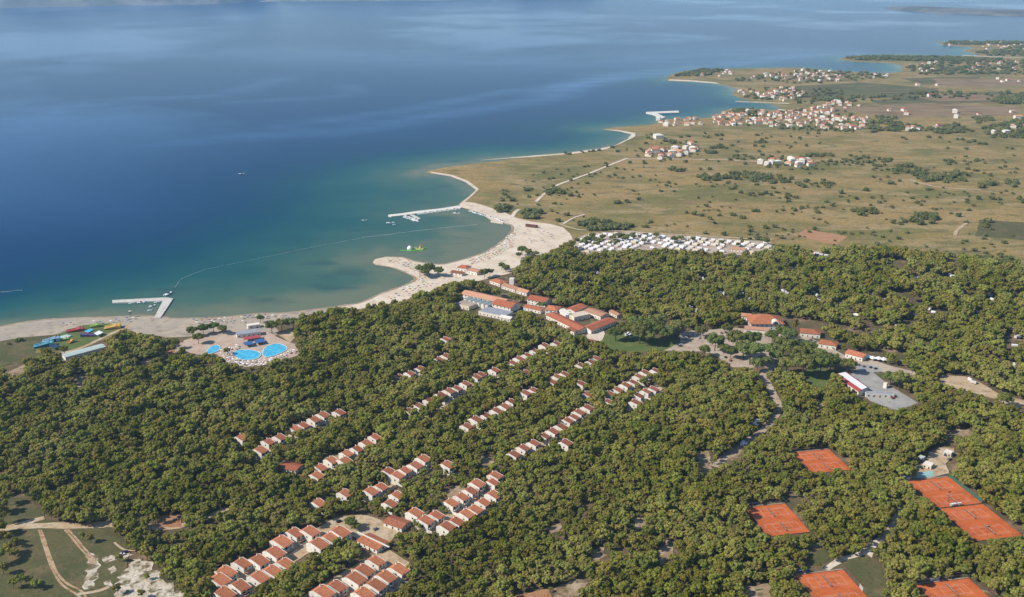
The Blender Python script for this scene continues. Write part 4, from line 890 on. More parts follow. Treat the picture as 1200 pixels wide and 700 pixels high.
# sun loungers and parasols round the pools and on the beaches
def parasol_proto(m):
    r = empty('beach_parasol', (0, 0, 0)); b = MB(); k = 8; vs = [(0, 0, 2.5)] + [(1.5 * math.cos(2 * math.pi * i / k), 1.5 * math.sin(2 * math.pi * i / k), 2.0) for i in range(k)]
    b.add(vs, [(0, i + 1, (i + 1) % k + 1) for i in range(k)]); b.add([(x, y, z - .04) for x, y, z in vs], [((i + 1) % k + 1, i + 1, 0) for i in range(k)]); b.obj('canopy', m, r); MB().tube((0, 0, 0), (0, 0, 2.4), .035, k=5).obj('pole', M['metal'], r); return r
PAR = {k: [parasol_proto(M[m]), False] for k, m in (('white', 'plastic_white'), ('blue', 'blue'), ('red', 'red'), ('straw', 'cream'), ('green', 'green'), ('orange', 'orange'))}
def use(slot):
    if not slot[1]: slot[1] = True; return slot[0]
    return copy_tree(slot[0])
def spots_in(poly, n, md):
    us = [p[0] for p in poly]; vs = [p[1] for p in poly]; got = []; t = 0
    while len(got) < n and t < n * 60:
        t += 1; u = random.uniform(min(us), max(us)); v = random.uniform(min(vs), max(vs))
        if not in_poly(np.array([u]), np.array([v]), poly)[0]: continue
        p = P(u, v)
        if all((p.x - a.x) ** 2 + (p.y - a.y) ** 2 > md * md for a in got): got.append(p)
    return got
def parasols(poly, n, where, cols, md=3.6):
    for p in spots_in(poly, n, md):
        c = random.choice(cols); o = use(PAR[c]); o.location = (p.x, p.y, LAYER[0] + .02); s = random.uniform(.85, 1.15); o.scale = (s, s, 1); tag(o, f'open {c} parasol {where}', 'parasol', 'parasols ' + where)
parasols([(484, 331), (492, 326), (478, 318), (450, 306), (470, 305), (488, 311), (500, 320), (510, 332), (480, 345), (450, 352), (455, 346)], 44, 'on the sandy spit beach', ['red', 'blue', 'white', 'straw', 'green', 'orange'], 5)
parasols([(545, 306), (570, 298), (590, 285), (601, 272), (606, 272), (598, 290), (575, 304), (550, 311)], 60, 'along the waterline of the bay beach', ['red', 'blue', 'white', 'straw', 'green', 'orange'], 5)
parasols([(610, 270), (640, 268), (655, 275), (640, 285), (620, 288)], 14, 'on the wide upper sand', ['red', 'blue', 'white'], 6)
parasols([(220, 376), (300, 371), (345, 369), (340, 373), (290, 379), (225, 381)], 26, 'on the narrow beach beyond the pool bar', ['red', 'white', 'straw', 'blue'], 5)
parasols([(262, 428), (256, 414), (270, 404), (283, 408), (270, 414), (276, 421), (292, 426), (315, 423), (332, 417), (340, 410), (346, 414), (318, 430), (290, 433)], 46, 'around the swimming pools', ['white', 'straw', 'white'], 3.4)
parasols([(60, 383), (140, 376), (160, 374), (150, 379), (90, 381)], 9, 'on the grey shingle by the long pier', ['white', 'blue', 'red'], 6)
for c, s in PAR.items():
    if not s[1]:
        for ch in list(s[0].children): bpy.data.objects.remove(ch)
        bpy.data.objects.remove(s[0])
def lounger_proto():
    r = empty('sun_lounger', (0, 0, 0)); MB().hexa([(-.35, -1, .3), (.35, -1, .3), (.35, .3, .3), (-.35, .3, .3)], [(-.35, -1, .4), (.35, -1, .4), (.35, .3, .4), (-.35, .3, .4)]).obj('seat', M['plastic_white'], r)
    MB().hexa([(-.35, .3, .3), (.35, .3, .3), (.35, 1, .75), (-.35, 1, .75)], [(-.35, .3, .4), (.35, .3, .4), (.35, .95, .85), (-.35, .95, .85)]).obj('backrest', M['plastic_white'], r)
    for x in (-.3, .3):
        for y in (-.85, .2): MB().box(x - .03, x + .03, y - .03, y + .03, 0, .3).obj('leg', M['plastic_white'], r)
    return r
LG = [lounger_proto(), False]
for p in spots_in([(266, 424), (262, 414), (272, 406), (283, 409), (272, 414), (279, 421.5), (292, 424.5), (312, 422), (330, 417), (339, 410), (344, 413), (318, 428), (290, 431)], 70, 2.4):
    o = use(LG); o.location = (p.x, p.y, LAYER[0] + .01); o.rotation_euler = (0, 0, random.uniform(-.4, .4) + random.choice([0, 3.14])); tag(o, 'white plastic sun lounger on the pink pool deck', 'sun lounger', 'sun loungers round the pools')

# bathers: one small figure, standing
def person_mesh(shirt):
    me = bpy.data.meshes.new('person'); V = [(0, 0, .95), (0, 0, 1.2), (0, 0, 1.42), (0, 0, 1.52), (0, .02, 1.66), (-.19, 0, 1.4), (-.26, .02, 1.12), (-.24, -.08, .86), (.19, 0, 1.4), (.26, .02, 1.12), (.24, -.08, .86), (-.1, 0, .9), (-.12, -.02, .5), (-.12, .02, .08), (-.12, -.13, .04), (.1, 0, .9), (.12, .05, .5), (.13, .1, .08), (.13, -.05, .04)]
    E = [(0, 1), (1, 2), (2, 3), (3, 4), (2, 5), (5, 6), (6, 7), (2, 8), (8, 9), (9, 10), (0, 11), (11, 12), (12, 13), (13, 14), (0, 15), (15, 16), (16, 17), (17, 18)]
    R = [.15, .14, .16, .06, .11, .065, .05, .04, .065, .05, .04, .1, .065, .045, .04, .1, .065, .045, .04]
    me.from_pydata(V, E, []); o = bpy.data.objects.new('tmp', me); COL.objects.link(o); md = o.modifiers.new('s', 'SKIN')
    for i, sv in enumerate(me.skin_vertices[0].data): sv.radius = (R[i], R[i] * (.75 if i < 3 else 1)); sv.use_root = (i == 0)
    o.modifiers.new('d', 'SUBSURF').levels = 1
    dg = bpy.context.evaluated_depsgraph_get(); m2 = bpy.data.meshes.new_from_object(o.evaluated_get(dg)); m2.name = 'person'
    bpy.data.objects.remove(o); bpy.data.meshes.remove(me); m2.materials.clear(); m2.materials.append(M['skin']); m2.materials.append(M[shirt])
    for p in m2.polygons: p.material_index = 1 if .62 < p.center.z < (1.0 if shirt != 'red' else 1.35) and abs(p.center.x) < .2 else 0; p.use_smooth = True
    return m2
PMS = [(person_mesh('navy'), 'navy shorts'), (person_mesh('red'), 'a red swimsuit'), (person_mesh('black'), 'black swimwear')]
for i, p in enumerate(spots_in([(545, 306), (570, 298), (590, 285), (602, 270), (600, 262), (616, 268), (606, 286), (575, 306), (550, 312)], 46, 2) + spots_in([(482, 332), (489, 326), (470, 316), (445, 307), (470, 303.5), (488, 309), (500, 322), (470, 348)], 30, 2) + spots_in([(230, 375), (340, 369.5), (335, 374), (240, 380)], 20, 2)):
    m_, d_ = PMS[i % 3]; o = mesh_obj('person', m_, None, (p.x, p.y, LAYER[0])); o.rotation_euler = (0, 0, random.uniform(0, 6.28)); tag(o, f'person standing on the sand in {d_}', 'person', 'bathers on the beaches')

# ------------------------------------------------------------------ piers, boats, floats
def pier(label, px, z, m, edge=True):
    q = [P(u, v, z) for u, v in px]; c = sum((Vector(p) for p in q), Vector()) / len(q); root = empty('pier', (c.x, c.y, 0), 0, label, 'pier'); L = [(p.x - c.x, p.y - c.y) for p in q]
    MB().prism(L, -2, z).obj('deck', m, root)
    n = len(L)
    for i in range(n):
        a, b = Vector(L[i]), Vector(L[(i + 1) % n])
        for k in range(int((b - a).length / 12)):
            p = a.lerp(b, (k + .5) / max(1, int((b - a).length / 12))) * .995; MB().tube((p.x, p.y, z), (p.x, p.y, z + .5), .18, .14).obj('bollard', M['dark_metal'], root)
    return root
pier('angled pale concrete pier below the water park with boats inside its elbow', [(131.5, 351.8), (194, 348.6), (203, 349.8), (188, 372.5), (180.5, 372.5), (190.8, 352.6), (131.7, 355.0)], 1.3, M['concrete'])
pier('long white stone breakwater closing the bay marina', [(455, 251.8), (470, 250.2), (490, 247.2), (515, 244.6), (536, 241.2), (541, 241.5), (541, 243.5), (516, 246.8), (492, 249.6), (472, 252.3), (458, 253.8), (455, 253)], 1.3, M['white'])
pier('forked floating pontoon moored under the breakwater', [(473, 252.6), (476, 252.2), (486, 257.4), (488, 258.8), (485, 259.2), (480, 256.5)], .7, M['concrete'])
pier('short floating pontoon with berths beside the forked one', [(480, 251.6), (484, 251.4), (493, 256), (490, 257.4)], .7, M['concrete'])
pier('white hooked harbour mole off the harbour town', [(757, 131.3), (795, 129.8), (796, 132), (770, 132.8), (780, 137.6), (775, 139), (765, 134), (757, 132.6)], 2.0, M['white'])
pier('small boulder groyne at the marina end of the beach', [(575, 257.5), (590, 260.5), (589, 262), (575, 260)], 1.0, M['sand'])
def boat_proto(L, hullm, cabin):
    r = empty('motor_boat', (0, 0, 0)); w = L * .17; b = MB()
    sec = [(-L / 2, w * .9, .9), (-L / 6, w, .95), (L / 5, w * .85, 1.05), (L * .4, w * .4, 1.2), (L / 2, .05, 1.35)]; vs = []
    for x, ww, zt in sec: vs += [(x, -ww, zt), (x, -ww * .7, -.1), (x, ww * .7, -.1), (x, ww, zt)]
    fs = [(i * 4 + j, i * 4 + 4 + j, i * 4 + 5 + j, i * 4 + 1 + j) for i in range(4) for j in range(3)] + [(0, 1, 2, 3)] + [(i * 4 + 3, i * 4 + 7, i * 4 + 4, i * 4) for i in range(4)]
    b.add(vs, fs); b.obj('hull', hullm, r)
    MB().hexa([(-L * .1, -w * .55, .95), (L * .2, -w * .5, 1.0), (L * .2, w * .5, 1.0), (-L * .1, w * .55, .95)], [(-L * .06, -w * .45, 1.9), (L * .1, -w * .4, 1.9), (L * .1, w * .4, 1.9), (-L * .06, w * .45, 1.9)]).obj('cabin', cabin, r)
    MB().box(-L / 2 - .35, -L / 2 + .02, -.25, .25, .3, 1.3).obj('outboard_engine', M['black'], r); return r
BT = [[boat_proto(7, M['plastic_white'], M['plastic_white']), False], [boat_proto(9, M['plastic_white'], M['glass']), False], [boat_proto(6, M['plastic_white'], M['lightblue']), False]]
def boat(u, v, ang, k, label, group=None, s=1.0):
    p = P(u, v, .5); o = use(BT[k]); o.location = (p.x, p.y, 0.05); o.rotation_euler = (0, 0, ang); o.scale = (s, s, s); tag(o, label, 'boat', group)
for i, (u, v, a) in enumerate([(154, 355.6, .3), (165, 354.6, .5), (170, 354.2, .9), (184, 354.5, .5), (178.5, 358.8, .8), (175.5, 364, .3)]):
    boat(u, v, a, i % 3, 'small white motor boat moored inside the elbow of the angled pier', 'boats inside the angled pier', 1.0)
for i in range(18):
    t = i / 17; boat(490 + t * 48, 250.8 - t * 6.2, -1.1 + random.uniform(-.15, .15), random.randrange(3), 'white boat moored stern-to along the white breakwater', 'boats along the breakwater', 1.05)
for i in range(13):
    t = i / 12; boat(474 + t * 15, 254.6 + t * 4.6 - (i % 2) * 1.6, 2.6 + random.uniform(-.2, .2), random.randrange(3), 'white boat berthed at the floating pontoons', 'boats at the floating pontoons', 1.0)
for i in range(20):
    t = i / 19; boat(551 + t * 38, 247.4 + t * 11.6 + random.uniform(-.3, .5), 2.4 + random.uniform(-.3, .3), random.randrange(3), 'white boat drawn up along the sandy marina shore', 'boats along the sandy marina shore', 1.0)
boat(427, 258.3, .2, 1, 'lone white boat anchored off the breakwater in open blue water'); boat(457.5, 261.6, .1, 1, 'white cabin boat anchored just below the breakwater head', s=1.5); boat(535, 250.2, -.4, 1, 'white boat lying at anchor inside the marina', s=1.4); boat(283, 204, .3, 1, 'tiny white boat far out on the open sea', s=1.3)
boat(462, 263.5, .4, 2, 'small pale dinghy anchored beside the cabin boat'); boat(197, 344.8, 1.2, 1, 'blue topped excursion boat lying at the corner of the angled pier', s=1.5)
for s in BT:
    if not s[1]: bpy.data.objects.remove(s[0])
def buoy_line(label, px, n, rp=.12):
    pts = [P(u, v) for u, v in px]; root = empty('buoy_line', (pts[0].x, pts[0].y, 0), 0, label, 'buoy line'); b = MB(); c0 = pts[0]
    tot = [(pts[i + 1] - pts[i]).length for i in range(len(pts) - 1)]; T = sum(tot); seq = []
    for k in range(n):
        s = T * k / (n - 1); i = 0
        while i < len(tot) - 1 and s > tot[i]: s -= tot[i]; i += 1
        q = pts[i].lerp(pts[i + 1], min(1, s / tot[i])) - c0; seq.append(q + Vector((0, .8 * math.sin(k * .7), 0)))
    for a, c in zip(seq[:-1], seq[1:]): b.tube((a.x, a.y, .12), (c.x, c.y, .12), rp, k=4, caps=False)
    b.obj('rope', M['plastic_white'], root)
    for q in seq[::1]: MB().ball((q.x, q.y, .15), .42, .42, .36, 6, 4).obj('buoy', M['plastic_white'] if random.random() < .8 else M['orange'], root)
buoy_line('string of white buoys closing the bathing bay below the breakwater', [(425, 278.5), (460, 274.5), (490, 270.5), (508, 268.6), (530, 266), (560, 263.5)], 70)
buoy_line('curved float line arcing from the pool beach across the shallows', [(205, 337), (212, 327), (240, 316), (300, 304), (360, 291), (425, 279)], 60, .05)
buoy_line('short white float line off the shingle beach', [(-6, 343), (10, 341.8), (26, 340)], 16)
# floating water playground
def playground():
    c = P(487, 292.5); root = empty('floating_playground', (c.x, c.y, 0), .15, 'green and yellow inflatable water playground with white dome afloat', 'water playground')
    b = MB(); b.ball((-8, 2, .4), 3.8, 3.6, 5.0, 10, 6); b.obj('white_dome', M['plastic_white'], root)
    def ring(cx, cy, rx, ry, m, nm):
        q = MB(); n = 14; pr = [(cx + rx * math.cos(2 * math.pi * i / n), cy + ry * math.sin(2 * math.pi * i / n)) for i in range(n)]
        for i in range(n): q.tube((*pr[i], .4), (*pr[(i + 1) % n], .4), .75, k=6)
        q.obj(nm, m, root)
    ring(-2, -3, 9, 5, M['green'], 'ring_float'); ring(6, 1, 5, 4, M['yellow'], 'ring_float')
    for (x, y, l, w, h, m, rz) in ((-4, -7, 8, 2.2, 1.1, 'green', .2), (5, -6, 7, 2.2, 1.1, 'green', -.3), (13, 3, 12, 2.4, .9, 'green', .5), (-16, -4, 12, 1.6, .7, 'green', -.25), (1, 4, 4, 3, 2.4, 'yellow', .1), (8, 4, 4, 3.5, 4.0, 'yellow', .3), (6.5, -1.5, 3.5, 3, 3.2, 'plastic_white', 0), (10, -4, 3, 3, 1.4, 'yellow', .3)):
        o = MB().hexa([(-l / 2, -w / 2, 0), (l / 2, -w / 2, 0), (l / 2, w / 2, 0), (-l / 2, w / 2, 0)], [(-l * .42, -w * .4, h), (l * .3, -w * .4, h * .8), (l * .3, w * .4, h * .8), (-l * .42, w * .4, h)]).obj('float_block', M[m], root, (x, y, 0)); o.rotation_euler = (0, 0, rz)
    for (x, m) in ((7.6, 'orange'), (9.2, 'orange')): MB().tube((x, 4, 3.6), (x, 4, 6.2), .8, .5).obj('climbing_horn', M[m], root)
playground()

# ------------------------------------------------------------------ water park slides on the lawn
def slide_tower(label, u, v, rz, m, m2, L, lanes, h):
    h *= .6; p = P(u, v); root = empty('inflatable_slide', (p.x, p.y, LAYER[0] + .03), rz, label, 'slide'); w = lanes * 1.6
    b = MB(); b.box(L * .3, L * .5, -w / 2, w / 2, 0, h); b.obj('tower', M[m2], root)
    for i in range(lanes):
        y0 = -w / 2 + i * 1.6; n = 6; vs = []
        for k in range(n + 1):
            t = k / n; x = L * .3 - t * L * .7; z = h * (1 - t) ** 1.3 * .95 + .35 + .25 * math.sin(t * 9); vs += [(x, y0 + .1, z), (x, y0 + 1.5, z), (x, y0 + .1, 0), (x, y0 + 1.5, 0)]
        fs = [(k * 4, k * 4 + 1, k * 4 + 5, k * 4 + 4) for k in range(n)] + [(k * 4, k * 4 + 4, k * 4 + 6, k * 4 + 2) for k in range(n)] + [(k * 4 + 1, k * 4 + 3, k * 4 + 7, k * 4 + 5) for k in range(n)]
        MB().add(vs, fs).obj('slide_lane', M[m] if i % 2 == 0 else M[m2], root)
    for y in (-w / 2, w / 2): MB().tube((L * .3, y, h), (-L * .4, y, .8), .45, k=6).obj('side_tube', M[m2], root)
    for x, y in ((L * .32, -w * .4), (L * .32, w * .4), (L * .48, -w * .4), (L * .48, w * .4)): MB().tube((x, y, h), (x, y, h + 2.2), .4, .2).obj('turret', M[m], root)
slide_tower('dark blue multi-lane slide at the meadow end of the water park', 50, 406.5, .35, 'blue', 'teal', 22, 5, 6)
slide_tower('teal and navy slide next to the pale splash basin', 59, 401, .3, 'navy', 'lightblue', 20, 4, 6)
slide_tower('red inflatable slide on the seaward edge of the water park', 87, 388.8, .35, 'red', 'red', 20, 4, 4)
slide_tower('big orange inflatable castle slide at the beach end of the water park', 131, 385.2, .25, 'orange', 'yellow', 19, 6, 5)
slide_tower('red and blue slide in the middle of the water park', 105, 394.5, 3.3, 'magenta', 'blue', 18, 3, 4)
slide_tower('small yellow slide near the water park path', 83, 402.5, 1.2, 'yellow', 'orange', 8, 2, 4)
slide_tower('yellow slide with green tower by the orange castle', 111, 383.8, .3, 'yellow', 'green', 12, 3, 4)
slide_tower('yellow and lime slide beside the splash basin', 72, 399.6, .3, 'yellow', 'green', 16, 2, 2)
canopy('shade_sail', 'white peaked shade sail in the middle of the water park', [(110, 391), (116, 388), (121, 390), (114, 393.5)], 3.5, M['plastic_white'])
canopy('shade_sail', 'dark teal shade roof beside blue slides', [(58, 406), (66, 403.5), (70, 406.5), (62, 408.5)], 3.2, M['navy'])
def basin(label, px):
    q = [P(u, v) for u, v in px]; c = sum((Vector(p) for p in q), Vector()) / len(q); root = empty('splash_basin', (c.x, c.y, LAYER[0] + .02), 0, label, 'pool'); L = [Vector((p.x - c.x, p.y - c.y)) for p in q]
    MB().prism([tuple(p) for p in L], 0, .5).obj('rim', M['lightblue'], root); MB().prism([tuple(p * .9) for p in L], .504, .53).obj('water', M['pool'] if 'bright' in label else M['membrane'], root)
basin('pale splash basin on the water park lawn', [(64, 397), (79, 393.5), (84, 395), (76, 399.5), (66, 400)]); basin('bright round splash basin by the shade sail', [(99, 389.5), (106, 386.5), (110, 388), (104, 391)])
p = P(153, 372); r = empty('lifeguard_tower', (p.x, p.y, LAYER[0]), 0, 'dark lifeguard tower on the shingle next to the angled pier', 'tower')
for x in (-.8, .8):
    for y in (-.8, .8): MB().tube((x, y, 0), (x * .8, y * .8, 4.4), .1).obj('leg', M['wood'], r)
MB().box(-1.1, 1.1, -1.1, 1.1, 4.4, 4.6).obj('platform', M['wood'], r); MB().box(-.9, .9, -.9, .9, 4.62, 6.4).obj('cabin', M['grey'], r); MB().box(-1.3, 1.3, -1.3, 1.3, 6.45, 6.6).obj('roof', M['white'], r)

# ------------------------------------------------------------------ mobile homes, caravans, cars
def caravan_proto(L, W, h, awn, am, bm='plastic_white', rm='plastic_white'):
    r = empty('mobile_home', (0, 0, 0)); b = MB(); pr = [(-W / 2, .4), (W / 2, .4), (W / 2, h), (0, h + .45), (-W / 2, h)]; n = 5
    b.add([(-L / 2, y, z) for y, z in pr] + [(L / 2, y, z) for y, z in pr], [(0, 1, 2, 3, 4), (9, 8, 7, 6, 5)] + [(i, i + n, (i + 1) % n + n, (i + 1) % n) for i in range(n)]); b.obj('body', M[bm], r)
    MB().hexa([(-L / 2 - .1, -W / 2 - .1, h + .01), (L / 2 + .1, -W / 2 - .1, h + .01), (L / 2 + .1, 0, h + .47), (-L / 2 - .1, 0, h + .47)], [(-L / 2 - .1, -W / 2 - .1, h + .07), (L / 2 + .1, -W / 2 - .1, h + .07), (L / 2 + .1, 0, h + .53), (-L / 2 - .1, 0, h + .53)]).obj('roof_panel', M[rm], r)
    for x in (-L * .3, 0, L * .3): MB().box(x - .5, x + .5, -W / 2 - .04, -W / 2 + .02, 1.3, 2.1).obj('window', M['glass'], r)
    for x in (-L * .3, L * .3):
        for y in (-W * .4, W * .4): MB().tube((x, y - .1, .3), (x, y + .1, .3), .3, k=8).obj('wheel', M['black'], r)
    if awn: MB().hexa([(-L * .35, -W / 2 - awn, 1.95), (L * .35, -W / 2 - awn, 1.95), (L * .35, -W / 2 - .01, 2.3), (-L * .35, -W / 2 - .01, 2.3)], [(-L * .35, -W / 2 - awn, 2.03), (L * .35, -W / 2 - awn, 2.03), (L * .35, -W / 2 - .01, 2.38), (-L * .35, -W / 2 - .01, 2.38)]).obj('awning', M[am], r)
    return r
CV = [[caravan_proto(8, 3.6, 3.0, 3, 'plastic_white'), False], [caravan_proto(7, 3, 2.8, 2.6, 'grey', 'concrete', 'concrete'), False], [caravan_proto(8.5, 4, 3.0, 3.4, 'brown', 'cream', 'metal'), False], [caravan_proto(6.5, 2.5, 2.7, 0, 'grey', 'plastic_white', 'concrete'), False], [caravan_proto(7, 2.8, 2.8, 2.6, 'blue'), False]]
CVC = ['white', 'beige', 'cream', 'white', 'white']
CVN = ['with white awning', 'with grey awning', 'with dark red porch roof', 'without awning', 'with blue awning']
def caravan(x, y, rz, k, where, group):
    o = use(CV[k]); o.location = (x, y, LAYER[0] + .02); o.rotation_euler = (0, 0, rz); s = random.uniform(.72, 1.0); o.scale = (s, s, s); tag(o, f'{CVC[k]} mobile home {CVN[k]} {where}', 'mobile home', group)
camp_in = [(672, 291), (680, 281), (692, 276), (735, 274), (800, 279), (900, 285.5), (906, 291), (880, 299), (820, 295.5), (760, 292.5), (700, 297), (686, 298)]
KEEP_P.append(camp_in)
cg = []
W_ = [P(u, v) for u, v in camp_in]; xa, xb = min(p.x for p in W_), max(p.x for p in W_); ya, yb = min(p.y for p in W_), max(p.y for p in W_)
ca, sa = math.cos(math.radians(58)), math.sin(math.radians(58))
for i in range(-40, 70):
    for j in range(-60, 60):
        lx, ly = j * 11.5 + random.uniform(-1, 1), i * 6.6 + (random.uniform(-.8, .8))
        if i % 5 == 0 or VN(31, 22)(np.array([lx]), np.array([ly]))[0] > .74: continue
        x = (xa + xb) / 2 + ca * ly * 1.0 + sa * lx; y = (ya + yb) / 2 + sa * ly - ca * lx; u, v, _ = proj(x, y, 0)
        if in_poly(np.array([u]), np.array([v]), camp_in)[0] and random.random() < .9: cg.append((x, y, u))
random.shuffle(cg)
for x, y, u in cg[:185]:
    k = random.choices(range(5), (4, 3, 1 if u < 780 else 4, 3, 1))[0]
    caravan(x, y, math.radians(58 + 90) + random.uniform(-.05, .05), k, 'in the open camp rows by the field', 'mobile homes in the open camp rows')
for u, v in [(957, 297), (962, 298.5), (969, 300), (973, 298), (822, 326), (826, 328), (843, 343), (848, 344.5), (868, 345), (880, 350), (913, 336), (917, 342), (921, 344), (953, 342), (957, 346), (959, 352), (912, 310), (930, 315), (962, 340), (1088, 362), (1094, 366), (1072, 369), (1050, 381), (1159, 346), (1163, 352), (1113, 322), (1117, 324), (1146, 367), (1186, 385), (1192, 395), (808, 360), (816, 364), (700, 320), (716, 333), (647, 314), (691, 332), (735, 392), (760, 384), (1020, 345), (1037, 351), (1003, 369), (1137, 445), (1141, 448), (1189, 428), (1189, 405), (1073, 326), (1071, 340), (985, 355), (900, 352), (870, 520), (888, 493), (884, 497)]:
    p = P(u, v, 2); caravan(p.x, p.y, random.uniform(0, 3), random.choices(range(5), (4, 3, 0, 3, 1))[0], 'tucked in a gap of the pine camp', 'mobile homes in gaps of the pine camp'); KEEP_C.append((u, v, 2.6))
for s in CV:
    if not s[1]: bpy.data.objects.remove(s[0])
def car_proto(m):
    r = empty('parked_car', (0, 0, 0)); b = MB(); w = .88
    sec = [(-2.1, .55, .95), (-1.6, .35, 1.0), (1.3, .35, .95), (2.1, .45, .75)]; vs = []
    for x, z0, z1 in sec: vs += [(x, -w, z0), (x, w, z0), (x, w, z1), (x, -w, z1)]
    b.add(vs, [(i * 4 + j, i * 4 + 4 + j, i * 4 + 4 + (j + 1) % 4, i * 4 + (j + 1) % 4) for i in range(3) for j in range(4)] + [(0, 1, 2, 3), (15, 14, 13, 12)]); b.obj('body', m, r)
    MB().hexa([(-1.7, -.8, .98), (1.0, -.8, .95), (1.0, .8, .95), (-1.7, .8, .98)], [(-1.3, -.68, 1.44), (.2, -.68, 1.46), (.2, .68, 1.46), (-1.3, .68, 1.44)]).obj('cabin_glass', M['glass'], r)
    MB().box(-1.28, .18, -.66, .66, 1.465, 1.5).obj('roof', m, r)
    for x in (-1.3, 1.35):
        for y in (-.8, .8): MB().tube((x, y - .1, .32), (x, y + .1, .32), .32, k=10).obj('wheel', M['black'], r)
    for y in (-.6, .6): MB().box(2.06, 2.13, y - .2, y + .2, .58, .72).obj('headlight', M['plastic_white'], r)
    return r
CARS = [('white', 'plastic_white'), ('silver', 'metal'), ('dark blue', 'navy'), ('red', 'red'), ('black', 'black'), ('grey', 'grey')]
CS = [[car_proto(M[m]), False] for _, m in CARS]
def cars(lst, where, rz, j=.1):
    for i, (u, v) in enumerate(lst):
        k = random.choices(range(6), (4, 3, 2, 2, 2, 2))[0]; o = use(CS[k]); p = P(u, v); o.location = (p.x, p.y, LAYER[0] + .01); o.rotation_euler = (0, 0, rz + random.uniform(-j, j)); tag(o, f'{CARS[k][0]} car parked {where}', 'car', 'cars parked ' + where)
cars([(797 + i * 1.2, 407 - i * 1.6) for i in range(9)], 'beside the lawn of the entrance car park', 0.2)
cars([(806 + i * 4.2, 396 - i * .5 + (i % 2) * 3) for i in range(7)] + [(845 + i * 5, 391.5 - i * .8) for i in range(4)], 'in the open entrance car park', 1.4)
cars([(842, 404), (846, 401.5), (863, 408), (866, 405), (896, 421), (899, 425), (890, 437), (856, 424), (850, 420)], 'under the stone pines of the entrance car park', .9)
cars([(984, 407), (978, 410), (1006, 429), (1012, 431), (1020, 432), (1026, 433.5), (950, 400), (955, 402)], 'along the service road', .6)
cars([(178, 608), (206, 611), (211, 608), (222, 615), (143, 652), (147, 649)], 'at the dirt clearing in the wood', .5)
cars([(604, 437), (440, 622), (397, 613), (1108, 535), (1112, 540), (1094, 530), (1090, 533)], 'on a gravel yard in the village', .8)
cars([(1024, 466), (1046, 468), (1003, 446.5)], 'on the grey sports yard', .4)
for s in CS:
    if not s[1]: bpy.data.objects.remove(s[0])

# ------------------------------------------------------------------ trees and shrubs
def crown_mesh(name, m, R, zc, rz, n_clump, clump_r, leaves, size, seed, dome=False, core=0.72):
    r = random.Random(seed); V = []; Fc = []; T = []
    for c in range(n_clump):
        th = r.uniform(0, 2 * math.pi) if c > 2 else c * 2.1; rr = math.sqrt(r.uniform(0.02, 1)) * R * .78
        zz = (r.uniform(-.55, 1) if not dome else r.uniform(-.15, .9)) * rz * math.sqrt(max(0.05, 1 - (rr / R) ** 2))
        cx, cy, cz = rr * math.cos(th), rr * math.sin(th), zc + zz; cr = clump_r * r.uniform(.7, 1.25); tint = min(1, max(0, r.gauss(.5, .24)))
        # core of the clump
        b0 = len(V); k, rg = 6, 4
        for i in range(rg + 1):
            ph = -math.pi / 2 + math.pi * i / rg
            for j in range(k):
                a = 2 * math.pi * j / k; q = core * r.uniform(.85, 1.1) * cr
                V.append((cx + q * math.cos(ph) * math.cos(a), cy + q * math.cos(ph) * math.sin(a), cz + q * .8 * math.sin(ph))); T.append(tint * .8)
        for i in range(rg):
            for j in range(k): Fc.append((b0 + i * k + j, b0 + i * k + (j + 1) % k, b0 + (i + 1) * k + (j + 1) % k, b0 + (i + 1) * k + j))
        for q in range(leaves):
            d = Vector((r.gauss(0, 1), r.gauss(0, 1), r.gauss(.25, 1))).normalized(); ctr = Vector((cx, cy, cz)) + Vector((d.x, d.y, d.z * .8)) * cr * r.uniform(.72, 1.12)
            nr = (d + Vector((r.gauss(0, .33), r.gauss(0, .33), r.gauss(.12, .33)))).normalized(); ax = nr.orthogonal().normalized(); ay = nr.cross(ax); ro = r.uniform(0, 6.28)
            e1 = (ax * math.cos(ro) + ay * math.sin(ro)) * size * r.uniform(.6, 1.2); e2 = (ay * math.cos(ro) - ax * math.sin(ro)) * size * r.uniform(.35, .7)
            b1 = len(V); V += [tuple(ctr - e1), tuple(ctr + e2), tuple(ctr + e1), tuple(ctr - e2)]; Fc.append((b1, b1 + 1, b1 + 2, b1 + 3)); tt = min(1, max(0, tint + r.gauss(0, .12))); T += [tt] * 4
    me = bpy.data.meshes.new(name); me.from_pydata(V, [], Fc); me.materials.append(m); at = me.attributes.new('tint', 'FLOAT', 'POINT'); at.data.foreach_set('value', T); me.update(); return me
def trunk_mesh(h, r0, lean, seed):
    r = random.Random(seed); b = MB(); p = Vector((0, 0, -.2)); n = 4; prev = p; rad = r0
    for i in range(n):
        q = Vector((lean * (i + 1) / n * r.uniform(.6, 1.3), lean * .5 * (i + 1) / n * r.uniform(-1, 1), h * (i + 1) / n)); b.tube(prev, q, rad, rad * .8, k=6, caps=False); rad *= .8; prev = q
        if i >= 1:
            for s in range(2):
                a = r.uniform(0, 6.28); b.tube(q, q + Vector((math.cos(a) * 1.6, math.sin(a) * 1.6, 1.0)), rad * .5, rad * .2, k=4, caps=False)
    return b.mesh('trunk', M['bark'])
PV = []
for i, (R_, zc, rz_, ncl, cr) in enumerate([(3.0, 5.0, 2.2, 11, 1.35), (3.4, 5.4, 2.0, 13, 1.35), (2.6, 5.6, 2.7, 11, 1.25), (3.2, 4.6, 1.9, 11, 1.45), (2.8, 5.2, 2.4, 10, 1.4), (3.7, 5.6, 2.2, 15, 1.35)]):
    PV.append((crown_mesh('crown', M['pine'], R_, zc, rz_, int(ncl * 1.7), cr * .74, 48, .40, 100 + i, core=.84), trunk_mesh(zc + .3, .2, .5, 200 + i)))
SPV = []
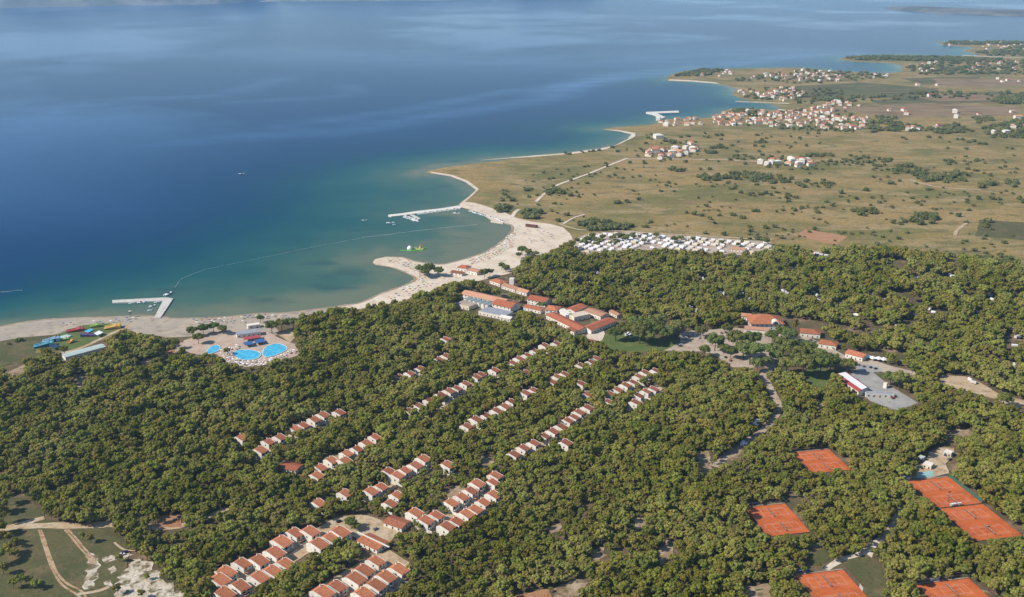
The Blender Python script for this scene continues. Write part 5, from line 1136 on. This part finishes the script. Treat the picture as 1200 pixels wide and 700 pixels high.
for i in range(3):
    SPV.append((crown_mesh('crown', M['pine_dark'], 4.6, 5.6, 2.6, 30, 1.35, 75, .45, 300 + i, dome=True, core=.85), trunk_mesh(5.0, .3, .4, 330 + i)))
SHV = [crown_mesh('shrub', M['shrub'], 2.6, 1.7, 1.7, 9, 1.25, 60, .5, 400 + i, core=.8) for i in range(4)]

# stone pines that stand apart, each by its crown
STONE = [(838, 400, 9), (857, 412, 7), (863, 397, 10), (882, 397, 9), (880, 412, 12), (872, 408, 9), (903, 411, 7), (896, 423, 7), (918, 406, 11), (931, 406, 9), (933, 416, 11), (941, 427, 12), (922, 428, 9), (955, 416, 10), (962, 426, 11), (948, 407, 8), (916, 388, 7), (926, 392, 8),
         (974, 423, 9), (994, 428, 8), (1044, 443, 8), (1055, 445, 9), (735, 386, 10), (750, 389, 11), (765, 386, 11), (780, 389, 10), (793, 383, 9), (745, 379, 9), (771, 378, 10), (722, 390, 8), (758, 394, 9), (492, 316, 7), (503, 315, 8), (514, 317.5, 6.5), (498, 320, 6), (612, 293, 6), (619, 296, 5), (627, 297.5, 5), (608, 299, 4), (568, 320, 6), (574, 319, 5), (593, 314, 5), (588, 312, 4.5),
         (634.5, 357.5, 5.5), (1177, 468, 8), (411, 612.5, 8), (417, 617, 6), (225, 388, 7), (238, 385, 7), (250, 383, 7), (261, 386, 6), (232, 396, 7), (305, 373.5, 5), (75, 410, 5.5), (318, 383, 8), (330, 380, 8), (343, 378, 8), (266, 412, 4.5), (688, 280, 4), (694, 276.5, 4.5), (706, 277.5, 4), (718, 279, 4.5), (726, 276.5, 4), (733, 279, 4.5), (742, 277.5, 4), (769, 276, 4), (790, 281, 4.5), (798, 279, 4), (812, 280, 3.5), (898, 283, 4.5), (755, 283, 3.5), (845, 284, 3), (865, 287, 3), (700, 286, 3.5), (822, 388, 7), (852, 386, 6), (826, 411, 6), (905, 395, 7), (888, 428, 7), (848, 407, 6), (910, 418, 7)]
stone_pts = []
for i, (u, v, r) in enumerate(STONE):
    r = r * (1.22 if v > 377 and u > 715 else 1.0); mp_ = mpp(u, v); s = r * mp_ / 4.6; p = P(u, v, 5.2 * s); k = i % 3
    o = empty('stone_pine', (p.x, p.y, .5), random.uniform(0, 6.28), None, None, None, (s, s, s * random.uniform(.9, 1.05)))
    where = ('between the mobile homes of the open camp' if u > 680 and v < 290 else 'shading the entrance car park and its lawns' if v > 377 and u > 715 else 'at the sandy beach edge' if v < 330 else 'standing by the dirt yard of the terraced village' if v > 600 else 'beside the pools and the beach path' if u < 400 else 'beside a tiled hall roof')
    tag(o, 'broad domed dark green stone pine ' + where, 'pine tree', 'stone pines ' + where)
    mesh_obj('trunk', SPV[k][1], o); mesh_obj('crown', SPV[k][0], o); stone_pts.append((u, v, r * .8))

def forest_points():
    sp = 4.1; xs = np.arange(-820, 1250, sp); ys = np.arange(400, 1480, sp); X, Y = np.meshgrid(xs, ys); X = X.ravel() + rng.uniform(-2.2, 2.2, X.size); Y = Y.ravel() + rng.uniform(-2.2, 2.2, Y.size)
    wpoly = [tuple(P(u, v).xy) for u, v in FOREST]; ok = in_poly(X, Y, wpoly); X, Y = X[ok], Y[ok]
    S = np.clip(rng.normal(1.0, .27, X.size), .5, 1.7) * (.82 + .36 * VN(5, 70)(X, Y))
    zc = 4.8 * S; dz = zc - H; Z = Y * CP - dz * SP; U = 600 + F * X / Z; V = 350 - F * (Y * SP + dz * CP) / Z; R = 3.0 * S * F / Z
    mult = np.interp(V, [300, 380, 470, 560], [1.3, 1.18, 1.0, .82]) * np.interp(U, [300, 520], [1.2, 1.0]) * (1 + .25 * np.clip((U - 1000) / 150, 0, 1) * np.clip((V - 440) / 60, 0, 1))
    S = S * mult; zc = 4.8 * S; dz = zc - H; Z = Y * CP - dz * SP; U = 600 + F * X / Z; V = 350 - F * (Y * SP + dz * CP) / Z; R = 3.0 * S * F / Z; thin = rng.random(X.size) < .86 / mult ** 2 
    X, Y, S, U, V, R, Z = [a[thin] for a in (X, Y, S, U, V, R, Z)]
    ub, vb, _ = proj(X, Y, 0.0)
    vis = (U > -240) & (U < 1440) & (V < 860); X, Y, S, U, V, R, Z, ub, vb = [a[vis] for a in (X, Y, S, U, V, R, Z, ub, vb)]
    gap = VN(11, 26)(X, Y) * .65 + VN(12, 9)(X, Y) * .35; camp = np.clip((U - 800) / 150, 0, 1) * np.clip((470 - V) / 60, 0, 1)
    keep = gap < (.83 - .19 * camp)
    for poly in KEEP_P:
        u0 = min(p[0] for p in poly) - 12; u1 = max(p[0] for p in poly) + 12; v0 = min(p[1] for p in poly) - 12; v1 = max(p[1] for p in poly) + 14
        idx = np.where(keep & (U > u0) & (U < u1) & (V > v0) & (V < v1))[0]
        if len(idx) == 0: continue
        bad = np.zeros(len(idx), bool)
        for du, dv in ((0, 0), (.45, 0), (-.45, 0), (0, -.4), (0, .2)): bad |= in_poly(U[idx] + du * R[idx], V[idx] + dv * R[idx], poly)
        bad |= in_poly(ub[idx], vb[idx], poly); keep[idx[bad]] = False
    C = np.array(KEEP_C + stone_pts)
    for cu, cv, cr in C:
        idx = np.where(keep & (np.abs(U - cu) < cr + 14) & (np.abs(V - cv) < cr + 14))[0]
        if len(idx) == 0: continue
        d = np.hypot(U[idx] - cu, V[idx] - cv); keep[idx[d < cr + R[idx] * .5]] = False
    return [a[keep] for a in (X, Y, S, U, V, R, Z)]
fx, fy, fs_, fu, fv, fr, fZ = forest_points()
order = np.argsort(fZ); inside = (fu > 4) & (fu < 1196) & (fv < 700)
near_idx = [i for i in order if inside[i]][:300]; nearset = set(int(i) for i in near_idx)
# extra trees of the groves in the meadow at the left
GROVE = [(-2, 590, 9), (6, 583, 7), (2, 602, 9), (-4, 615, 10), (4, 628, 8), (10, 642, 7), (-3, 650, 9), (3, 665, 7), (18, 648, 5), (18, 636, 5), (24, 681, 6.5), (15, 684, 5), (42, 683, 6), (34, 680, 4.5), (105, 630, 5), (96, 628, 4), (140, 654, 4), (137, 691, 4.5), (166, 697, 4), (172, 676, 3.5)]
def place_pine(x, y, s, k, label, group, name='pine_tree'):
    o = empty(name, (x, y, .5), random.uniform(0, 6.28), label, 'pine tree', group, (s, s, s * random.uniform(.9, 1.12))); mesh_obj('trunk', PV[k][1], o); c = mesh_obj('crown', PV[k][0], o); return o, c
SRC = {}
PLACES = [(290, 668, 'beside the larger terraced house row'), (420, 680, 'by the second terraced house row'), (190, 680, 'at the edge of the white rubble'), (970, 690, 'around the clay courts with blue shelters'), (1120, 690, 'around the clay courts with white shelters'), (1020, 670, 'along the grassy path fork'), (660, 692, 'near the pale dirt clearings'), (60, 690, 'beside the wheel tracks'), (520, 670, 'in the wood beside the second terraced row'), (590, 700, 'in the wood by the broad earth clearing'), (770, 660, 'near the long brown patch in the wood'), (850, 690, 'between the brown patch and the clay courts'), (350, 700, 'in the belt between the terraced house rows'), (900, 650, 'around the clay courts with dark benches')]
for i in near_idx:
    k = int(rng.integers(0, 6)); u, v = float(fu[i]), float(fv[i])
    near_ = [(math.hypot(u - a, (v - b) * 1.4), w_) for a, b, w_ in PLACES]; d_, w_ = min(near_); w_ = w_ if d_ < 62 else 'in the closed wood between village and courts'
    o, c = place_pine(float(fx[i]), float(fy[i]), float(fs_[i]), k, 'bushy olive green pine ' + w_, 'pines ' + w_); SRC.setdefault(k, o)
for u, v, r in GROVE:
    s = r * mpp(u, v) / 3.0; p = P(u, v, min(4.8, 5.2) * s); place_pine(p.x, p.y, s, int(rng.integers(0, 6)), 'dark bushy pine standing loose on the green meadow by the dirt tracks', 'loose pines on the track meadow')

def instancer(name, pts, rot, sca, idx, sources, keepname):
    me = bpy.data.meshes.new(name); n = len(pts); me.vertices.add(n); me.vertices.foreach_set('co', np.asarray(pts, np.float32).ravel())
    a = me.attributes.new('rot', 'FLOAT_VECTOR', 'POINT'); a.data.foreach_set('vector', np.asarray(rot, np.float32).ravel())
    a = me.attributes.new('sca', 'FLOAT_VECTOR', 'POINT'); a.data.foreach_set('vector', np.asarray(sca, np.float32).ravel())
    a = me.attributes.new('idx', 'INT', 'POINT'); a.data.foreach_set('value', np.asarray(idx, np.int32))
    o = mesh_obj(name, me); ng = bpy.data.node_groups.new(name, 'GeometryNodeTree')
    ng.interface.new_socket('Geometry', in_out='INPUT', socket_type='NodeSocketGeometry'); ng.interface.new_socket('Geometry', in_out='OUTPUT', socket_type='NodeSocketGeometry')
    N = ng.nodes; Lk = ng.links; gi = N.new('NodeGroupInput'); go = N.new('NodeGroupOutput'); iop = N.new('GeometryNodeInstanceOnPoints'); iop.inputs['Pick Instance'].default_value = True
    jn = N.new('GeometryNodeJoinGeometry'); insts = []
    for src in sources:
        jj = N.new('GeometryNodeJoinGeometry')
        for so_ in src:
            oi = N.new('GeometryNodeObjectInfo'); oi.inputs['Object'].default_value = so_; oi.transform_space = 'ORIGINAL'; Lk.new(oi.outputs['Geometry'], jj.inputs[0])
        g2 = N.new('GeometryNodeGeometryToInstance'); Lk.new(jj.outputs[0], g2.inputs[0]); insts.append(g2)
    for g2 in insts: Lk.new(g2.outputs[0], jn.inputs[0])
    for nm, dt, sk in (('rot', 'FLOAT_VECTOR', 'Rotation'), ('sca', 'FLOAT_VECTOR', 'Scale'), ('idx', 'INT', 'Instance Index')):
        na = N.new('GeometryNodeInputNamedAttribute'); na.data_type = dt; na.inputs['Name'].default_value = nm; Lk.new(na.outputs['Attribute'], iop.inputs[sk])
    Lk.new(gi.outputs[0], iop.inputs['Points']); Lk.new(jn.outputs[0], iop.inputs['Instance']); Lk.new(iop.outputs[0], go.inputs[0])
    md = o.modifiers.new('instances', 'NODES'); md.node_group = ng; return o
rest = np.array([i for i in range(len(fx)) if i not in nearset]); n = len(rest)
ks = sorted(SRC); sources = [[c for c in SRC[k].children] for k in ks]
fo = instancer('pine_wood', np.stack([fx[rest], fy[rest], np.full(n, .5)], -1), np.stack([np.zeros(n), np.zeros(n), rng.uniform(0, 6.28, n)], -1), np.stack([fs_[rest], fs_[rest], fs_[rest] * rng.uniform(.88, 1.12, n)], -1), rng.integers(0, len(ks), n), sources, 'x')
tag(fo, 'dense olive green pine wood covering the holiday village', 'forest', kind='stuff')
print('forest trees', len(fx))

# shrubs of the fields: (u, v, spread u, spread v, count, size)
CL = [(835, 207, 18, 4, 20, 3), (872, 205, 24, 4, 26, 3.2), (905, 209, 26, 5, 24, 3.2), (955, 215, 26, 5, 16, 3), (890, 227, 16, 2.5, 7, 3), (925, 230, 9, 2, 4, 3.3), (1062, 198, 16, 6, 20, 3), (1085, 205, 14, 7, 18, 3.4), (1115, 207, 20, 7, 20, 3.6), (1155, 215, 12, 5, 7, 3.6), (1186, 215, 10, 5, 6, 3.6), (1035, 190, 18, 5, 12, 2.6), (1010, 187, 12, 6, 9, 2.6), (1115, 188, 8, 2, 4, 2.6),
      (1015, 248, 16, 4, 8, 4), (1083, 256, 16, 6, 16, 4.2), (1157, 262, 3, 6, 4, 4), (787, 166, 22, 2, 10, 2.4), (830, 178, 8, 3, 8, 2.8), (844, 173, 6, 3, 4, 2.6), (792, 198, 11, 2, 8, 3), (890, 166, 7, 1.2, 8, 2.3), (620, 250, 18, 4.5, 16, 4.2), (650, 224, 13, 2.5, 14, 3.2), (590, 244, 9, 4, 7, 3.8), (697, 263, 20, 6, 26, 4.6), (724, 265, 12, 5, 10, 4.6), (725, 236, 6, 1.5, 4, 3), (960, 181.5, 15, 1.6, 14, 2.6), (985, 190, 20, 5, 14, 2.6), (870, 184, 14, 3, 8, 2.5), (1090, 298, 40, 3, 16, 4), (990, 294, 30, 3, 12, 4), (1160, 305, 30, 4, 14, 4.2), (690, 282, 14, 3, 9, 4), (740, 276, 20, 2, 8, 3.6), (720, 284, 8, 2, 5, 3.8), (880, 281, 20, 2, 6, 3)]
SG = [(804, 249), (813, 250), (822, 252), (843, 252), (859, 251), (870, 254), (832, 256), (837, 261), (883, 247), (888, 247), (826, 273), (848, 274), (878, 265), (879, 270), (898, 266), (908, 265), (915, 278), (828, 241), (868, 225), (1042, 214), (1015, 222), (1069, 232), (1075, 237), (1133, 234), (1147, 232), (1163, 232), (1171, 233), (1172, 238), (1195, 232), (1137, 190), (1178, 195), (1160, 205), (1122, 163), (1128, 163), (1135, 166), (1141, 165), (1148, 168), (1154, 168), (1180, 173), (1186, 174), (1123, 252), (1053, 279), (1028, 286), (1046, 260), (1056, 262), (1152, 279), (1132, 260), (1142, 293), (1155, 296), (1172, 300), (1177, 284), (755, 191), (803, 189), (821, 198), (831, 198), (845, 163), (826, 156), (840, 158), (846, 158), (617, 222), (591, 227), (600, 234), (668, 228), (678, 230), (740, 264), (757, 265), (763, 260), (748, 233), (735, 236), (654, 258), (664, 251), (968, 236), (975, 240), (958, 248), (998, 246), (1003, 232), (985, 225), (10, 403), (24, 398), (20, 400), (1200, 236), (940, 243), (930, 246), (915, 150), (1058, 161), (1062, 163), (1088, 160), (1102, 161)]
shr = []
for u, v, su, sv, c, sz in CL:
    for _ in range(int(c * 1.35)):
        a = random.uniform(0, 6.28); q = math.sqrt(random.random()); shr.append((u + su * q * math.cos(a), v + sv * q * math.sin(a), sz * random.uniform(.65, 1.15)))
for u, v in SG: shr.append((u, v, random.uniform(2.4, 3.8) * (1.0 if v > 200 else .75)))
fieldpoly = [(565, 235), (600, 205), (690, 190), (760, 155), (1000, 155), (1195, 158), (1195, 300), (1000, 292), (910, 280), (740, 266), (640, 258)]
for _ in range(850):
    u, v = random.uniform(565, 1195), random.uniform(155, 300)
    if in_poly(np.array([u]), np.array([v]), fieldpoly)[0] and VN(21, 40)(np.array([u]), np.array([v * 2]))[0] > .42: shr.append((u, v, random.uniform(1.2, 2.6)))
allsh = []
for u, v, sz in shr:
    if not (-5 < u < 1205): continue
    mp_ = mpp(u, v); s = sz * mp_ / 2.6 * 1.0; p = P(u, v, 1.6 * s); allsh.append((p.x, p.y, s, s / mp_, u, v))
allsh.sort(key=lambda q: -q[3]); shsrc = []
for i, (x, y, s, a, u, v) in enumerate(allsh[:295]):
    k = i % 4; o = mesh_obj('field_shrub', SHV[k], None, (x, y, .4)); o.scale = (s, s, s * .95); o.rotation_euler = (0, 0, random.uniform(0, 6.28))
    wh = 'beside the camp rows and bay beach' if (v > 255 and u < 940) or u < 700 else 'in the thickets along the field tracks' if v < 222 else 'scattered on the dry brown field'
    tag(o, 'rounded dark green shrub ' + wh, 'shrub', 'shrubs ' + wh)
    if len(shsrc) < 4: shsrc.append([o])
pts = [(x, y, .4, s) for x, y, s, a, u, v in allsh[295:]]
def wood(poly, n, smin, smax):
    us = [p[0] for p in poly]; vs = [p[1] for p in poly]; c = 0; t = 0
    while c < n and t < n * 30:
        t += 1; u, v = random.uniform(min(us), max(us)), random.uniform(min(vs), max(vs))
        if in_poly(np.array([u]), np.array([v]), poly)[0]:
            p = P(u, v); c += 1
            if all((p.x - a) ** 2 + (p.y - b) ** 2 > 110 for a, b, _ in HOUSES): pts.append((p.x, p.y, .4, random.uniform(smin, smax)))
for poly, n, a, b in (([(852, 131), (880, 129), (888, 131), (885, 136), (858, 135)], 70, 2, 3), ([(835, 138), (912, 131), (975, 125), (1018, 139), (1016, 152), (935, 150), (840, 147)], 130, 1.0, 2.0), ([(1000, 139), (1050, 137), (1060, 152), (1020, 156)], 90, 1.3, 2.4),
                      ([(787, 90), (819, 82.5), (850, 82), (830, 89)], 120, 1.8, 3), ([(850, 95), (940, 82), (1040, 87), (1040, 92), (950, 99)], 150, 1.5, 2.8), ([(986, 69), (1010, 66.3), (1110, 67), (1180, 70.5), (1100, 72.5), (1010, 71)], 300, 2, 3.4), ([(1106, 52.5), (1112, 49.5), (1205, 50), (1205, 53)], 160, 2.4, 4), ([(1145, 62), (1205, 54), (1205, 66), (1160, 66)], 150, 2, 4),
                      ([(1060, 80), (1120, 72), (1205, 72), (1205, 88), (1080, 88)], 240, 2, 3.6), ([(905, 112), (960, 102), (1010, 112), (985, 122), (930, 122)], 80, 1.2, 2.6), ([(960, 118), (1090, 107), (1205, 110), (1205, 117), (1090, 116), (980, 122)], 130, 1.4, 3.0), ([(1155, 117), (1205, 114), (1205, 123), (1170, 122)], 130, 1.8, 3.0),
                      ([(1080, 152), (1120, 146), (1140, 155), (1100, 158)], 80, 1.3, 2.4), ([(1150, 150), (1205, 138), (1205, 163), (1160, 162)], 110, 1.5, 2.6), ([(1045, 143), (1075, 148), (1090, 156), (1040, 154)], 80, 1.2, 2.2), ([(1140, 139), (1160, 137), (1165, 143), (1145, 145)], 30, 1.3, 2.2), ([(866, 117), (880, 103), (935, 103), (945, 118)], 70, 1.3, 2.4), ([(910, 149), (1000, 152), (1000, 156), (915, 152)], 40, 1, 1.8), ([(640, 182), (700, 176), (720, 172), (720, 176), (660, 183)], 12, .8, 1.6), ([(752, 178), (815, 165), (820, 186), (760, 190)], 30, .9, 1.7), ([(890, 184), (955, 184), (985, 198), (900, 202)], 40, 1, 1.9)):
    wood(poly, n, a, b)
pp = np.array(pts); n = len(pp)
o = instancer('distant_maquis', pp[:, :3], np.stack([np.zeros(n), np.zeros(n), rng.uniform(0, 6.28, n)], -1), np.stack([pp[:, 3], pp[:, 3], pp[:, 3] * .9], -1), rng.integers(0, 4, n), shsrc, 'x')
tag(o, 'distant dark green maquis and garden trees around the villages', 'woodland', kind='stuff')

# ------------------------------------------------------------------ the air between the aircraft and the far coast
hz = MB().box(-120000, 120000, -3000, 120000, -4, H + 25)
hm = bpy.data.materials.new('summer_haze'); hm.use_nodes = True; hn = hm.node_tree.nodes; hn.remove(hn['Principled BSDF'])
pv = hn.new('ShaderNodeVolumePrincipled'); pv.inputs['Color'].default_value = (0.40, 0.68, 1.0, 1); pv.inputs['Density'].default_value = 4.3e-5; pv.inputs['Anisotropy'].default_value = 0.2
hm.node_tree.links.new(pv.outputs[0], hn['Material Output'].inputs['Volume'])
ho = hz.obj('haze', hm); tag(ho, 'pale summer haze over sea and land', 'haze', kind='stuff')
